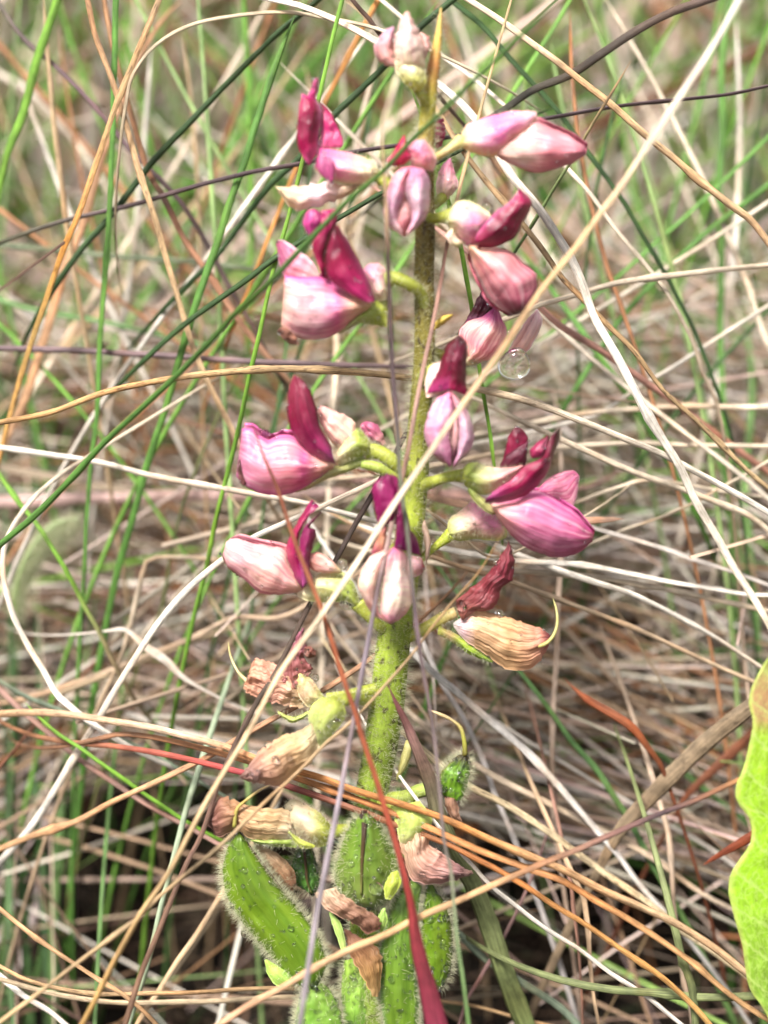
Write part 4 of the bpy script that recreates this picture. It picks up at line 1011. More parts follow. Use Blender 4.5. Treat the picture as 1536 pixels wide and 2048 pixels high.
part("keel_petal", PD(Z, [(430,1010),(310,1180),(250,1400),(430,1560)], [(435,1010),(570,1160),(610,1310),(440,1562)], -6.2, 3.0, 1.0, [(0,(0.78,0.52,0.48)),(0.45,(0.74,0.42,0.40)),(0.65,(0.60,0.22,0.24)),(1,(0.76,0.42,0.40))], crk=0.5), 'wing', f)
# --- small flower peeping out behind the stalk
f = flower("flower", PD(Z, [(850,1080),(850,850),(920,650),(1030,540)], [(990,1090),(1130,900),(1090,750),(1035,545)], 5, 1.8, 1.5, [(0,K_CRM),(0.35,K_PALE),(0.7,K_PNK),(1,(0.66,0.25,0.45))], rag=3),
           TB(FULL, [(852,420),(870,408),(885,395)], [18,20,22], [0,2,4], YP))
banner(f, Z, [(850,440),(825,200),(880,50)], [(900,400),(970,230),(925,50)], 6, 0.8, None, [(0,(0.45,0.01,0.09)),(0.5,(0.55,0.05,0.17)),(1,(0.4,0.01,0.08))], crk=0.6, rag=6)

# --- long pink bud on a stretched stalk
Z = (860, 190, 4.6545)
f = flower("flower", TB(Z, [(-20,620),(90,560),(200,490),(300,420)], [16,15,18,30], [0,-2,-3,-3], [(0,(0.48,0.42,0.06)),(0.5,(0.66,0.52,0.28)),(1,(0.6,0.56,0.2))]),
           PD(Z, [(270,470),(330,290),(470,225),(700,160),(850,145),(990,150)], [(270,480),(450,560),(650,560),(780,430),(920,330),(1000,205)], -3, 3.0, 2.5, [(0,(0.52,0.52,0.10)),(0.15,(0.74,0.56,0.34)),(0.3,(0.78,0.38,0.48)),(0.55,(0.76,0.17,0.45)),(1,(0.80,0.45,0.50))], edge=((0.72,0.5,0.2),0.35,'B'), rag=3, crk=0.5), label="long pink bud on a stretched stalk")
wing(f, Z, [(600,540),(720,400),(850,310),(960,235),(1100,290),(1300,380),(1445,480)], [(600,560),(750,640),(900,705),(1030,722),(1200,680),(1350,625),(1448,548)], -2.6, 3.0, 2.5, [(0,(0.78,0.45,0.45)),(0.35,K_WHT),(0.6,K_PNK),(0.85,(0.66,0.28,0.40)),(1,(0.5,0.12,0.24))], edge=((0.62,0.25,0.30),0.12), crk=0.4, rag=2, pair=(6, -7))

# --- flower with a raised magenta petal and a brown bitten wing
Z = (860, 360, 6.4)
f = flower("flower", TB(Z, [(-60,500),(60,490),(160,480),(270,450)], [22,22,24,30], [0,-2,-3,-4], YP),
           PD(Z, [(210,520),(290,330),(430,255),(600,310),(790,440)], [(215,540),(300,680),(400,800),(500,850),(640,800)], -4, 4.0, 3.0, [(0,(0.50,0.50,0.10)),(0.2,K_CRM),(0.45,(0.80,0.50,0.50)),(0.7,(0.78,0.28,0.50)),(1,(0.74,0.25,0.42))], edge=(K_CRM,0.3,'A')),
           PD(Z, [(290,600),(210,690),(230,780),(350,860)], [(300,600),(340,720),(430,810),(355,860)], -5.5, 1.0, 0.6, [(0,K_CRM),(0.5,(0.8,0.56,0.5)),(1,K_LIME)], nu=12, nv=8))
wing(f, Z, [(480,830),(520,1000),(570,1150),(660,1340),(720,1480),(860,1620),(1040,1712)], [(490,825),(700,850),(920,880),(1100,950),(1200,1080),(1360,1200),(1372,1300),(1330,1500),(1250,1690)], -4.2, 4.2, 3.0, [(0,(0.78,0.56,0.42)),(0.3,(0.72,0.34,0.40)),(0.65,(0.64,0.26,0.38)),(0.88,(0.48,0.13,0.24)),(1,(0.10,0.03,0.03))], crk=0.6, rag=3, pair=(-5, 5))
banner(f, Z, [(575,790),(600,690),(700,560),(850,400),(1000,290),(1080,200),(1140,105)], [(580,810),(620,870),(780,870),(960,810),(1100,730),(1200,520),(1310,300),(1150,108)], -7.2, 1.8, None, [(0,K_MAG),(0.35,K_DMAG),(0.7,(0.26,0.002,0.05)),(0.85,(0.40,0.01,0.10)),(1,(0.42,0.03,0.14))], tv=2.0, edge=((0.40,0.08,0.20),0.2,'A'))

# --- large flower with a fat pink wing
Z = (540, 400, 4.8)
f = flower("flower", TB(Z, [(1500,1120),(1450,900),(1340,810),(1200,750),(1090,780)], [22,24,26,28,40], [0,-2,-4,-4,-4], YP),
           PD(Z, [(1130,900),(1120,700),(1060,610),(960,610),(890,660)], [(1120,960),(1040,980),(970,900),(920,780),(885,680)], -4, 3.0, 2.5, [(0,K_CRM),(0.5,(0.80,0.45,0.50)),(1,(0.74,0.22,0.42))]),
           PD(Z, [(1130,960),(1000,960),(880,1060),(700,1190),(600,1275)], [(1120,1220),(980,1200),(860,1190),(720,1265),(600,1290)], -4, 2.6, 2.0, [(0,K_YG),(0.4,K_LIME),(1,(0.66,0.56,0.34))]), hairs=5, hlen=1.0)
wing(f, Z, [(480,740),(430,610),(300,500),(150,395),(80,378)], [(500,800),(300,790),(150,760),(95,640),(60,430)], -4.5, 1.2, None, [(0,K_WHT),(0.3,K_PNK),(0.7,K_MAUV),(1,(0.34,0.04,0.16))], tu=2, edge=(K_WHT,0.14,'A'))
wing(f, Z, [(980,1000),(760,870),(620,790),(480,735),(300,740),(140,725)], [(980,1010),(850,1120),(700,1240),(560,1320),(400,1345),(240,1310),(105,1200)], -5.4, 4.2, 3.6, [(0,(0.76,0.62,0.40)),(0.25,(0.80,0.50,0.46)),(0.42,(0.72,0.16,0.42)),(0.6,(0.70,0.38,0.54)),(0.85,(0.72,0.44,0.54)),(1,(0.78,0.48,0.48))], edge=((0.66,0.10,0.36),0.28,'A'), nu=30, nv=20, pair=(4, -6))
part("withered_petal", PD(Z, [(240,1280),(120,1215),(68,1250)], [(280,1390),(160,1365),(72,1270)], -6, 1.2, 1.0, [(0,(0.55,0.26,0.18)),(1,(0.10,0.03,0.02))], crk=0.8, rag=3), 'withered', f)
banner(f, Z, [(500,740),(440,560),(400,440),(480,300),(490,105)], [(560,760),(545,560),(575,400),(630,250),(670,75)], -8.0, 1.0, None, [(0,K_MAG),(0.4,(0.20,0.002,0.035)),(0.8,(0.36,0.01,0.10)),(1,(0.40,0.02,0.14))], tv=1.6)
banner(f, Z, [(1015,960),(950,790),(900,670),(800,480),(700,320),(640,240)], [(1012,975),(900,975),(740,890),(590,780),(535,640),(560,430),(625,260)], -9.0, 2.0, None, [(0,(0.22,0.02,0.09)),(0.25,(0.36,0.01,0.11)),(0.6,(0.24,0.002,0.045)),(1,K_DMAG)], tv=-2.0, edge=((0.20,0.03,0.09),0.3,'A'))
banner(f, Z, [(370,345),(315,230),(360,105),(430,85)], [(385,345),(480,290),(505,180),(470,105),(435,86)], -7.5, 1.0, None, [(0,(0.42,0.03,0.2)),(0.5,(0.50,0.05,0.25)),(1,(0.45,0.05,0.2))], nu=12, nv=10)

# --- flower behind the stalk with the hanging drop
Z = (840, 560, 5.12)
f = flower("flower", TB(Z, [(60,700),(200,760),(330,800),(470,830)], [20,20,22,26], [0,3,5,5], YP),
           PD(Z, [(440,870),(430,760),(440,700),(520,660)], [(470,880),(600,860),(700,800),(720,740)], 4.6, 2.2, 1.5, [(0,K_CRM),(1,(0.80,0.5,0.45))], nu=12, nv=10))
banner(f, Z, [(450,440),(540,280),(640,85)], [(660,420),(800,280),(720,150),(645,85)], 6.5, 0.8, None, [(0,(0.30,0.06,0.2)),(0.3,K_MAR),(1,(0.14,0.01,0.06))], rip=0.4, rag=3)
wing(f, Z, [(470,850),(430,640),(395,540),(480,430),(650,370),(770,258)], [(475,860),(620,845),(770,770),(840,670),(890,530),(780,260)], 4.0, 3.0, 2.0, [(0,(0.80,0.62,0.48)),(0.35,K_PNK),(0.6,K_PALE),(0.8,(0.45,0.10,0.34)),(1,(0.35,0.05,0.26))], rip=0.35, ripn=4, rag=3)
wing(f, Z, [(890,750),(1000,560),(1100,400),(1200,298)], [(900,870),(1060,770),(1150,660),(1255,420),(1205,300)], 4.0, 1.6, None, [(0,(0.78,0.5,0.5)),(0.4,K_PALE),(1,(0.66,0.46,0.62))], edge=(K_WHT,0.15), crk=0.4)

# --- narrow flower facing out in the middle of the spike
f = flower("flower", TB(Z, [(20,1020),(80,980),(150,940)], [30,34,36], [0,-3,-5], YP),
           PD(Z, [(60,1200),(60,1000),(110,880),(220,830)], [(300,1200),(300,1050),(290,930),(240,835)], -6, 2.0, 2.0, [(0,(0.8,0.55,0.5)),(1,K_PALE)], nu=12, nv=10))
banner(f, Z, [(65,1165),(150,1000),(210,850),(270,680),(390,565)], [(300,1130),(330,980),(340,820),(370,680),(400,565)], -9.2, 0.9, None, [(0,(0.42,0.04,0.2)),(0.3,K_DMAG),(1,K_MAR)], tv=-2.2, crk=0.3)
banner(f, Z, [(290,1120),(320,980),(335,820),(365,680),(395,565)], [(490,1200),(470,1000),(482,800),(480,640),(405,565)], -10.0, 0.9, None, [(0,K_MAG),(0.25,(0.10,0.002,0.015)),(0.7,(0.18,0.01,0.045)),(1,K_MAR)], tv=2.2, crk=0.3)
wing(f, Z, [(300,1120),(160,1230),(70,1400),(48,1600),(120,1780),(310,1928)], [(310,1120),(350,1280),(340,1450),(300,1600),(330,1780),(315,1930)], -9.0, 2.4, None, [(0,(0.68,0.16,0.40)),(0.3,K_LAV),(0.7,(0.55,0.26,0.46)),(1,(0.30,0.06,0.18))], tv=-1.2, mat='wingx')
wing(f, Z, [(310,1120),(350,1280),(400,1450),(400,1600),(385,1760),(330,1930)], [(320,1120),(430,1260),(515,1400),(555,1600),(520,1730),(335,1932)], -9.4, 2.0, None, [(0,K_PNK),(0.4,(0.64,0.42,0.62)),(0.8,K_LAV),(1,(0.25,0.05,0.16))], tv=1.2, mat='wingx')
part("keel_petal", PD(Z, [(330,1300),(310,1500),(300,1700),(330,1900)], [(370,1300),(420,1500),(420,1700),(335,1902)], -8.0, 2.0, 1.0, [(0,(0.7,0.3,0.4)),(0.5,(0.74,0.5,0.45)),(0.75,(0.12,0.03,0.05)),(1,(0.2,0.05,0.12))], nu=14, nv=8), 'wing', f)

# --- flower with the broad striped pink wing
Z = (460, 740, 4.267)
f = flower("flower", TB(Z, [(1590,900),(1480,860),(1380,770),(1270,700),(1160,690)], [26,28,30,30,34], [0,-2,-3,-3,-3], YP),
           TB(Z, [(1500,960),(1380,900),(1260,830),(1120,800)], [18,20,22,18], [-2,-3,-4,-4], [(0,K_YG),(1,K_LIME)]),
           PD(Z, [(1210,640),(1100,500),(1000,520),(930,640),(900,740)], [(1200,700),(1090,770),(990,810),(920,810),(895,790)], -3.4, 3.2, 2.5, [(0,K_YG),(0.4,K_LIME),(0.7,K_CRM),(1,(0.80,0.60,0.48))], crk=0.3),
           PD(Z, [(1150,740),(1000,790),(800,860),(600,1005),(480,1050)], [(1150,810),(1000,870),(850,925),(650,1020),(480,1062)], -3.6, 1.2, 1.0, [(0,K_LIME),(0.5,(0.52,0.46,0.22)),(1,(0.42,0.32,0.18))]), hairs=4, hlen=0.8)
wing(f, Z, [(900,790),(700,710),(560,575),(440,550),(330,590),(260,565),(190,505),(105,495)], [(895,815),(760,920),(600,1020),(460,1062),(280,1055),(130,985),(55,905)], -4.4, 3.6, 3.0, [(0,(0.80,0.60,0.50)),(0.18,(0.80,0.40,0.46)),(0.34,(0.70,0.12,0.38)),(0.5,K_PNK),(0.8,(0.62,0.26,0.44)),(1,(0.55,0.2,0.40))], edge=((0.66,0.14,0.40),0.14), nu=30, nv=20, rag=3, pair=(6, -10))
part("withered_petal", PD(Z, [(110,990),(60,900),(85,750)], [(140,960),(115,860),(110,740)], -5.6, 0.6, None, [(0,(0.3,0.1,0.1)),(1,(0.06,0.02,0.015))], crk=0.5, rag=4, nu=14, nv=8), 'withered', f)
wing(f, Z, [(1180,650),(1040,430),(900,350),(770,290)], [(1170,680),(1000,700),(880,640),(800,520),(740,350)], -4.2, 1.6, None, [(0,K_LIME),(0.3,(0.80,0.58,0.52)),(0.7,K_PALE),(1,(0.66,0.35,0.40))], crk=0.7, rag=5)
banner(f, Z, [(900,800),(760,760),(600,630),(510,480),(488,320),(508,120),(545,42)], [(895,770),(850,630),(775,500),(745,350),(695,200),(625,90),(555,42)], -7.4, 1.8, None, [(0,(0.34,0.08,0.24)),(0.2,(0.22,0.01,0.08)),(0.55,K_DMAG),(1,(0.24,0.02,0.06))], tv=-2, edge=(K_MAR,0.2,'B'))
banner(f, Z, [(1310,660),(1190,590),(1110,490),(1140,440)], [(1340,640),(1295,520),(1240,450),(1145,438)], 0, 1.2, None, [(0,(0.7,0.45,0.4)),(0.5,(0.55,0.15,0.28)),(1,(0.38,0.08,0.18))], crk=0.8, rag=4, nu=14, nv=10)

# --- glossiest flower with twin raised dark petals
Z = (840, 840, 4.267)
f = flower("flower", TB(Z, [(-60,620),(30,560),(130,520),(270,480),(390,475)], [30,28,22,22,30], [0,-1,-3,-4,-4], YP),
           PD(Z, [(350,480),(385,385),(480,362),(600,400),(780,390),(890,378)], [(350,510),(420,590),(520,640),(640,610),(770,520),(892,395)], -4.4, 3.4, 3.0, [(0,K_YG),(0.25,K_LIME),(0.45,K_CRM),(0.65,(0.80,0.46,0.46)),(1,(0.66,0.25,0.28))]),
           PD(Z, [(420,560),(510,640),(610,730),(690,800)], [(405,600),(470,700),(590,800),(682,806)], -5.2, 0.9, 0.8, [(0,K_LIME),(0.7,(0.55,0.52,0.22)),(1,(0.28,0.10,0.08))], nu=14, nv=8), hairs=3.5)
banner(f, Z, [(675,405),(720,280),(765,120),(820,52)], [(890,395),(912,280),(922,160),(880,90),(835,55)], -3.6, 1.0, None, [(0,K_MAR),(0.5,(0.24,0.005,0.05)),(1,K_MAR)], nu=18)
banner(f, Z, [(680,405),(740,300),(820,240),(920,180)], [(760,415),(860,400),(905,360),(924,185)], -5.0, 0.8, None, [(0,(0.10,0.01,0.03)),(1,(0.13,0.012,0.04))], nu=14, nv=10)
wing(f, Z, [(990,600),(1110,490),(1230,440),(1310,430),(1355,470)], [(1030,660),(1180,700),(1300,740),(1345,620),(1362,490)], -4.0, 1.0, None, [(0,(0.45,0.05,0.22)),(0.45,(0.62,0.2,0.38)),(1,(0.50,0.12,0.30))], edge=((0.80,0.50,0.55),0.35,'B'), tu=2)
wing(f, Z, [(600,715),(800,680),(940,605),(1050,612),(1200,695),(1330,785),(1400,870),(1478,960)], [(605,730),(680,860),(780,980),(900,1085),(1060,1148),(1150,1175),(1350,1135),(1470,1035)], -6.0, 4.2, 3.4, [(0,(0.80,0.55,0.52)),(0.2,(0.74,0.34,0.46)),(0.4,(0.60,0.20,0.42)),(0.7,(0.52,0.16,0.36)),(0.92,(0.42,0.07,0.22)),(1,(0.38,0.05,0.13))], edge=((0.66,0.10,0.36),0.22,'A'), nu=30, nv=20, pair=(4, -5))
banner(f, Z, [(950,325),(935,270),(1000,190),(1095,125)], [(965,335),(1070,310),(1100,230),(1100,130)], -7.6, 1.2, None, [(0,(0.32,0.03,0.10)),(0.6,(0.30,0.02,0.09)),(1,K_MAR)], nu=14, nv=10)
banner(f, Z, [(550,688),(640,600),(760,520),(900,385),(1050,320),(1110,150),(1188,65)], [(556,712),(700,705),(880,655),(990,575),(1075,470),(1135,320),(1196,150),(1194,68)], -9.6, 1.8, None, [(0,(0.36,0.06,0.24)),(0.3,K_MAG),(0.6,(0.22,0.002,0.045)),(1,K_MAR)], tv=2.4, nu=28)

# --- closed bud tucked below it
f = flower("flower", TB(Z, [(-40,1240),(60,1140),(160,1060),(270,970)], [15,15,17,28], [0,1,2,2], [(0,K_YG),(1,(0.46,0.54,0.06))]),
           PD(Z, [(225,960),(255,840),(370,755),(450,690),(580,740)], [(230,985),(330,1035),(480,1015),(640,1035),(735,995),(720,850)], 2, 3.0, 2.5, [(0,(0.42,0.52,0.04)),(0.25,K_CRM),(0.5,(0.80,0.52,0.46)),(0.75,(0.76,0.28,0.48)),(1,(0.7,0.35,0.42))], edge=((0.5,0.56,0.16),0.3,'B'), crk=0.5), hairs=4, hlen=0.8)

# --- pale split flower opposite
Z = (430, 980, 5.12)
f = flower("flower", TB(Z, [(1800,1450),(1690,1400),(1580,1290),(1470,1150)], [20,22,24,40], [0,-2,-3,-3], YP),
           PD(Z, [(1500,1220),(1410,940),(1280,820),(1130,820),(1030,890)], [(1500,1240),(1280,1150),(1050,1150),(900,1120),(810,1060)], -3, 3.0, 2.5, [(0,K_YG),(0.35,K_LIME),(0.7,(0.62,0.60,0.28)),(1,(0.74,0.60,0.45))], crk=0.4), hairs=4, hlen=0.8)
wing(f, Z, [(900,1000),(780,770),(700,610),(560,570),(400,545),(200,495),(105,535)], [(895,1030),(700,1068),(500,1060),(390,1005),(290,905),(125,785),(85,650)], -3.4, 3.0, 2.0, [(0,(0.80,0.56,0.52)),(0.25,(0.78,0.42,0.50)),(0.5,K_PALE),(0.75,(0.70,0.40,0.52)),(1,(0.74,0.52,0.60))], crk=0.5, rag=3, edge=((0.78,0.40,0.42),0.10), pair=(10, -9))
part("withered_petal", PD(Z, [(320,930),(130,800),(45,640)], [(310,900),(140,770),(60,635)], -2.5, 0.5, None, [(0,(0.55,0.28,0.14)),(1,(0.26,0.15,0.10))], crk=0.4, nu=14, nv=6), 'withered', f)
wing(f, Z, [(1300,830),(1180,705),(1050,635),(915,665)], [(1300,850),(1100,850),(990,810),(920,690)], -5.2, 1.4, None, [(0,K_CRM),(0.3,K_PALE),(0.7,(0.74,0.36,0.36)),(1,(0.66,0.3,0.30))], crk=0.4, nu=16, nv=10)
banner(f, Z, [(890,1010),(800,850),(735,650),(750,500),(820,370),(900,230),(985,98)], [(930,980),(900,800),(850,600),(870,420),(920,330),(1000,230),(1065,165)], -6.2, 1.4, None, [(0,(0.42,0.06,0.24)),(0.3,(0.36,0.01,0.1)),(0.7,(0.40,0.01,0.09)),(1,(0.22,0.01,0.09))], tv=-1.6, rag=3)
banner(f, Z, [(900,1000),(870,800),(860,600),(880,450),(960,330),(1080,235)], [(1010,930),(960,760),(1000,580),(1030,400),(965,385),(1090,240)], -6.8, 1.2, None, [(0,(0.40,0.08,0.26)),(0.4,(0.24,0.01,0.09)),(1,(0.26,0.02,0.12))], tv=1.4, rag=4)

# --- lowest open flower, facing out
Z = (690, 930, 6.024)
f = flower("flower", TB(FULL, [(812,1110),(805,1105),(795,1100)], [36,38,36], [0,-3,-6], YP),
           PD(Z, [(720,1070),(830,1090),(920,1120),(962,1220)], [(740,1330),(850,1350),(940,1290),(964,1235)], -5, 1.6, 1.2, [(0,K_PALE),(0.6,(0.78,0.42,0.45)),(0.8,(0.36,0.03,0.05)),(1,(0.4,0.1,0.06))], nu=12, nv=10))
banner(f, Z, [(310,1060),(390,880),(490,690)], [(330,1075),(470,1010),(510,700)], -10.5, 0.8, None, [(0,(0.34,0.03,0.12)),(0.5,(0.45,0.22,0.12)),(1,(0.3,0.05,0.1))], crk=0.6, nu=12, nv=8)
banner(f, Z, [(390,720),(350,450),(335,250),(490,105)], [(640,720),(650,400),(630,150),(500,105)], -11.0, 1.6, None, [(0,(0.16,0.003,0.06)),(0.5,(0.24,0.01,0.10)),(1,(0.18,0.01,0.08))], rip=0.5, ripn=2)
banner(f, Z, [(590,1000),(620,700),(640,450),(620,240)], [(920,1100),(870,900),(790,760),(730,500),(650,240)], -11.8, 1.2, None, [(0,(0.22,0.01,0.12)),(0.3,(0.12,0.002,0.05)),(1,(0.18,0.01,0.07))], tv=1.6)
wing(f, Z, [(580,980),(320,1085),(200,1270),(155,1450),(230,1640),(330,1800),(545,1915)], [(590,980),(490,1150),(420,1400),(390,1600),(430,1800),(555,1918)], -11.0, 2.6, None, [(0,(0.70,0.45,0.42)),(0.25,K_PALE),(0.5,(0.78,0.60,0.56)),(0.7,(0.66,0.36,0.36)),(1,(0.62,0.26,0.42))], tv=-1.4, mat='wingx')
wing(f, Z, [(590,980),(500,1150),(450,1400),(430,1600),(440,1800),(548,1916)], [(600,980),(720,1050),(765,1300),(805,1500),(795,1700),(700,1830),(560,1918)], -11.6, 3.0, None, [(0,(0.72,0.10,0.42)),(0.2,(0.78,0.45,0.56)),(0.4,K_WHT),(0.75,(0.84,0.66,0.66)),(0.85,(0.64,0.30,0.44)),(1,(0.55,0.2,0.36))], tv=1.4, mat='wingx')

# --- withered flower with a maroon flag
Z = (830, 1080, 5.12)
f = flower("withered_flower", TB(Z, [(-140,1000),(0,960),(150,880),(280,800),(420,740)], [30,26,24,24,22], [0,0,0,0,0], [(0,K_YG),(0.6,(0.48,0.44,0.10)),(1,(0.6,0.46,0.22))]),
           PD(Z, [(240,880),(400,950),(600,1090),(800,1240)], [(230,970),(400,1060),(580,1180),(790,1260)], -0.5, 1.4, 1.2, [(0,(0.45,0.48,0.08)),(0.2,(0.45,0.3,0.16)),(0.4,(0.36,0.50,0.06)),(1,(0.30,0.46,0.08))]), hairs=4, hlen=0.8, label="withered tan flower with a dark maroon flag petal")
dried(f, Z, [(390,850),(580,725),(740,740),(950,790),(1180,870),(1330,920),(1395,1000)], [(395,890),(520,1035),(680,1140),(850,1270),(960,1325),(1140,1335),(1280,1235),(1365,1090),(1397,1010)], -1.5, 3.0, 2.6, [(0,(0.74,0.68,0.62)),(0.12,(0.78,0.55,0.60)),(0.24,(0.66,0.42,0.24)),(0.55,(0.56,0.34,0.17)),(0.82,(0.50,0.24,0.16)),(0.95,(0.25,0.05,0.06)),(1,(0.06,0.01,0.02))], crk=0.5, rip=0.35, ripn=6, rag=4)
dried(f, Z, [(480,820),(415,640),(560,500),(700,390),(820,260),(920,90),(960,5)], [(490,825),(620,730),(760,725),(840,640),(890,490),(1000,410),(1015,200),(965,8)], -3.5, 1.6, None, [(0,(0.40,0.14,0.10)),(0.3,(0.22,0.045,0.05)),(0.7,(0.20,0.022,0.04)),(1,(0.26,0.06,0.07))], crk=0.6, rip=0.5, ripn=2, rag=5)
part("style", TB(Z, [(1260,1090),(1340,1060),(1410,990),(1455,870),(1450,720),(1410,590)], [8,8,7,6,5,3], [-3.5,-3.5,-3,-2,-1,0], [(0,(0.40,0.36,0.12)),(1,(0.42,0.40,0.16))], 7, 20, True), 'calyx', f)

# --- two withered flowers on the other side
Z = (440, 1250, 5.12)
f = flower("withered_flower", TB(Z, [(1760,560),(1640,640),(1450,690),(1280,740),(1120,790)], [28,28,26,28,40], [0,-1,-2,-3,-3], YP),
           PD(Z, [(1080,760),(920,535),(800,462)], [(1060,800),(900,840),(780,650),(800,470)], -2.5, 1.8, 1.4, [(0,K_LIME),(0.5,(0.62,0.42,0.28)),(1,(0.46,0.52,0.14))]),
           PD(Z, [(940,860),(760,940),(590,880)], [(940,920),(740,1000),(595,910)], -2.5, 1.0, 0.8, [(0,K_LIME),(1,(0.42,0.46,0.14))], nu=12, nv=8), hairs=4, hlen=0.8, label="withered tan flower with a torn open end and thin hooked style")
dried(f, Z, [(850,850),(600,810),(400,755),(235,650),(310,560)], [(860,600),(700,450),(560,400),(360,345),(325,400),(312,550)], -1.5, 2.0, 1.5, [(0,(0.60,0.44,0.26)),(0.4,K_TPK),(0.8,(0.55,0.27,0.17)),(1,(0.58,0.33,0.20))], crk=0.9, rag=6, rip=0.4, ripn=4)
dried(f, Z, [(740,720),(640,560),(700,330),(780,120),(845,35)], [(870,600),(945,440),(865,330),(885,200),(855,38)], -2.5, 1.2, None, [(0,(0.32,0.12,0.10)),(0.5,(0.28,0.09,0.09)),(1,(0.45,0.15,0.22))], crk=0.7, rag=6)
dried(f, Z, [(860,300),(870,230),(930,215)], [(900,340),(975,320),(980,260)], -4, 0.8, None, [(0,(0.2,0.08,0.05)),(1,(0.35,0.12,0.09))], crk=0.4, rag=2)
part("style", TB(Z, [(310,600),(240,540),(180,470),(110,320),(85,175)], [9,8,6,5,4], [-1.5,-1,-1,0,0], [(0,(0.62,0.5,0.3)),(1,(0.5,0.45,0.2))], 7, 18, True), 'calyx', f)

f = flower("withered_flower", TB(Z, [(1600,820),(1450,760),(1300,760),(1180,800)], [26,24,26,34], [0,-4,-7,-8], YP),
           PD(Z, [(1160,725),(1000,765),(900,920),(950,1080)], [(1210,740),(1290,900),(1170,1110),(1000,1280)], -9, 3.0, 2.5, [(0,K_YG),(0.4,(0.50,0.58,0.14)),(1,(0.50,0.56,0.24))], crk=0.4), hairs=4, hlen=0.8, label="drooping withered flower beaded with water, resting on the straws")
dried(f, Z, [(950,1000),(800,1085),(620,1145),(400,1305),(280,1450),(195,1560)], [(1020,1250),(930,1410),(790,1500),(620,1645),(400,1625),(200,1575)], -10, 3.0, 2.0, [(0,(0.66,0.56,0.34)),(0.3,(0.62,0.40,0.2)),(0.6,(0.50,0.28,0.18)),(0.85,(0.34,0.19,0.16)),(1,(0.24,0.13,0.10))], crk=0.6, rip=0.4, ripn=4, rag=5)
dried(f, Z, [(420,1500),(300,1480),(330,1560)], [(400,1620),(360,1600),(335,1575)], -13, 0.8, None, [(0,(0.4,0.22,0.18)),(1,(0.28,0.15,0.13))], crk=0.3)

Z = (400, 1540, 4.655)
f = flower("withered_flower", TB(FULL, [(740,1640),(710,1655),(680,1660),(655,1665)], [22,22,24,34], [0,-2,-4,-5], YP),
           PD(Z, [(1240,560),(1150,430),(1000,325),(870,265),(785,330)], [(1240,600),(1190,690),(1080,725),(930,650),(840,560)], -5, 3.4, 3.0, [(0,K_YG),(0.3,(0.52,0.56,0.12)),(0.6,(0.64,0.50,0.36)),(1,(0.62,0.56,0.36))], crk=0.4),
           PD(Z, [(825,560),(920,630),(1070,700)], [(830,600),(930,720),(1065,728)], -8.6, 0.8, 0.6, [(0,(0.48,0.54,0.14)),(1,K_YG)], nu=12, nv=8), hairs=4, hlen=0.8, label="withered tan flower lying level with a dark brown tip above the long pod")
dried(f, Z, [(890,540),(840,375),(600,355),(380,305),(190,250),(65,480)], [(890,640),(650,650),(450,630),(330,560),(180,630),(68,500)], -5.5, 2.6, 2.0, [(0,(0.70,0.60,0.44)),(0.25,(0.60,0.42,0.22)),(0.6,(0.46,0.27,0.14)),(0.8,(0.24,0.11,0.08)),(1,(0.15,0.07,0.06))], crk=0.7, rip=0.4, ripn=5, rag=6)
part("ovary", PD(Z, [(890,620),(650,640),(470,640)], [(900,720),(650,710),(475,665)], -5, 1.4, 1.4, [(0,K_LIME),(1,(0.36,0.44,0.12))], nu=14, nv=8), 'pod', f, 6, 0.9)
part("style", TB(Z, [(320,530),(335,400),(360,340),(420,290),(550,190),(675,132)], [8,8,7,6,5,3], [-8,-8,-8,-7,-6,-5], [(0,(0.30,0.28,0.06)),(0.5,(0.42,0.32,0.10)),(1,(0.60,0.45,0.26))], 7, 20, True), 'calyx', f)

# --- pods
def pod(A, B, Z, y, bf0, bb0, label, stops=None, seamside='B', hair=5.5, hlen=1.25, edge=None, pv=0.45):
    p = part("seed_pod", PD(Z, A, B, y, bf0 * 0.62, bb0 * 0.62, stops or [(0,(0.10,0.16,0.02)),(0.1,K_GRN),(0.5,(0.135,0.22,0.013)),(1,(0.09,0.16,0.013))], pu=0.35, nu=34, nv=22, crk=0.28, pv=pv, edge=edge or ((0.07,0.07,0.02),0.10,seamside)), 'pod', plant, hair * 1.1, hlen * 1.35, 4200, True)
    p["label"] = label
    return p
def seam(p, Z, pts, off, w=(3, 6, 5, 2)):
    part("seam", TB(Z, pts, w, off, [(0,K_DK),(0.6,(0.08,0.05,0.02)),(1,(0.14,0.16,0.04))], 7, 24), 'spike', p)
p1 = pod([(350,575),(260,720),(208,960),(260,1200),(400,1430),(560,1620),(680,1760),(800,1920),(1000,2050)], [(385,585),(500,760),(640,950),(800,1150),(960,1330),(1070,1480),(1150,1640),(1190,1800),(1100,2010)], Z, -4, 3.6, 3.4, "long bright green pod beaded with water beside the dark hollow")
seam(p1, Z, [(375,585),(500,765),(640,955),(790,1150),(940,1330)], [-4.3])
part("calyx_lobe", PD(Z, [(600,1770),(630,1900),(720,2015),(850,2010)], [(620,1760),(740,1830),(850,1930),(860,2000)], -5, 1.0, 0.8, [(0,(0.36,0.5,0.1)),(1,(0.3,0.5,0.1))], nu=12, nv=8), 'calyx', p1, 2, 0.6)
part("dried_remnant", PD(Z, [(490,670),(680,980),(860,1140)], [(560,685),(790,830),(895,1000),(865,1135)], -1.5, 1.4, 1.0, [(0,(0.6,0.46,0.30)),(0.6,(0.46,0.27,0.15)),(1,(0.28,0.12,0.07))], crk=0.6, rag=4), 'withered', p1, 2.5, 0.8)
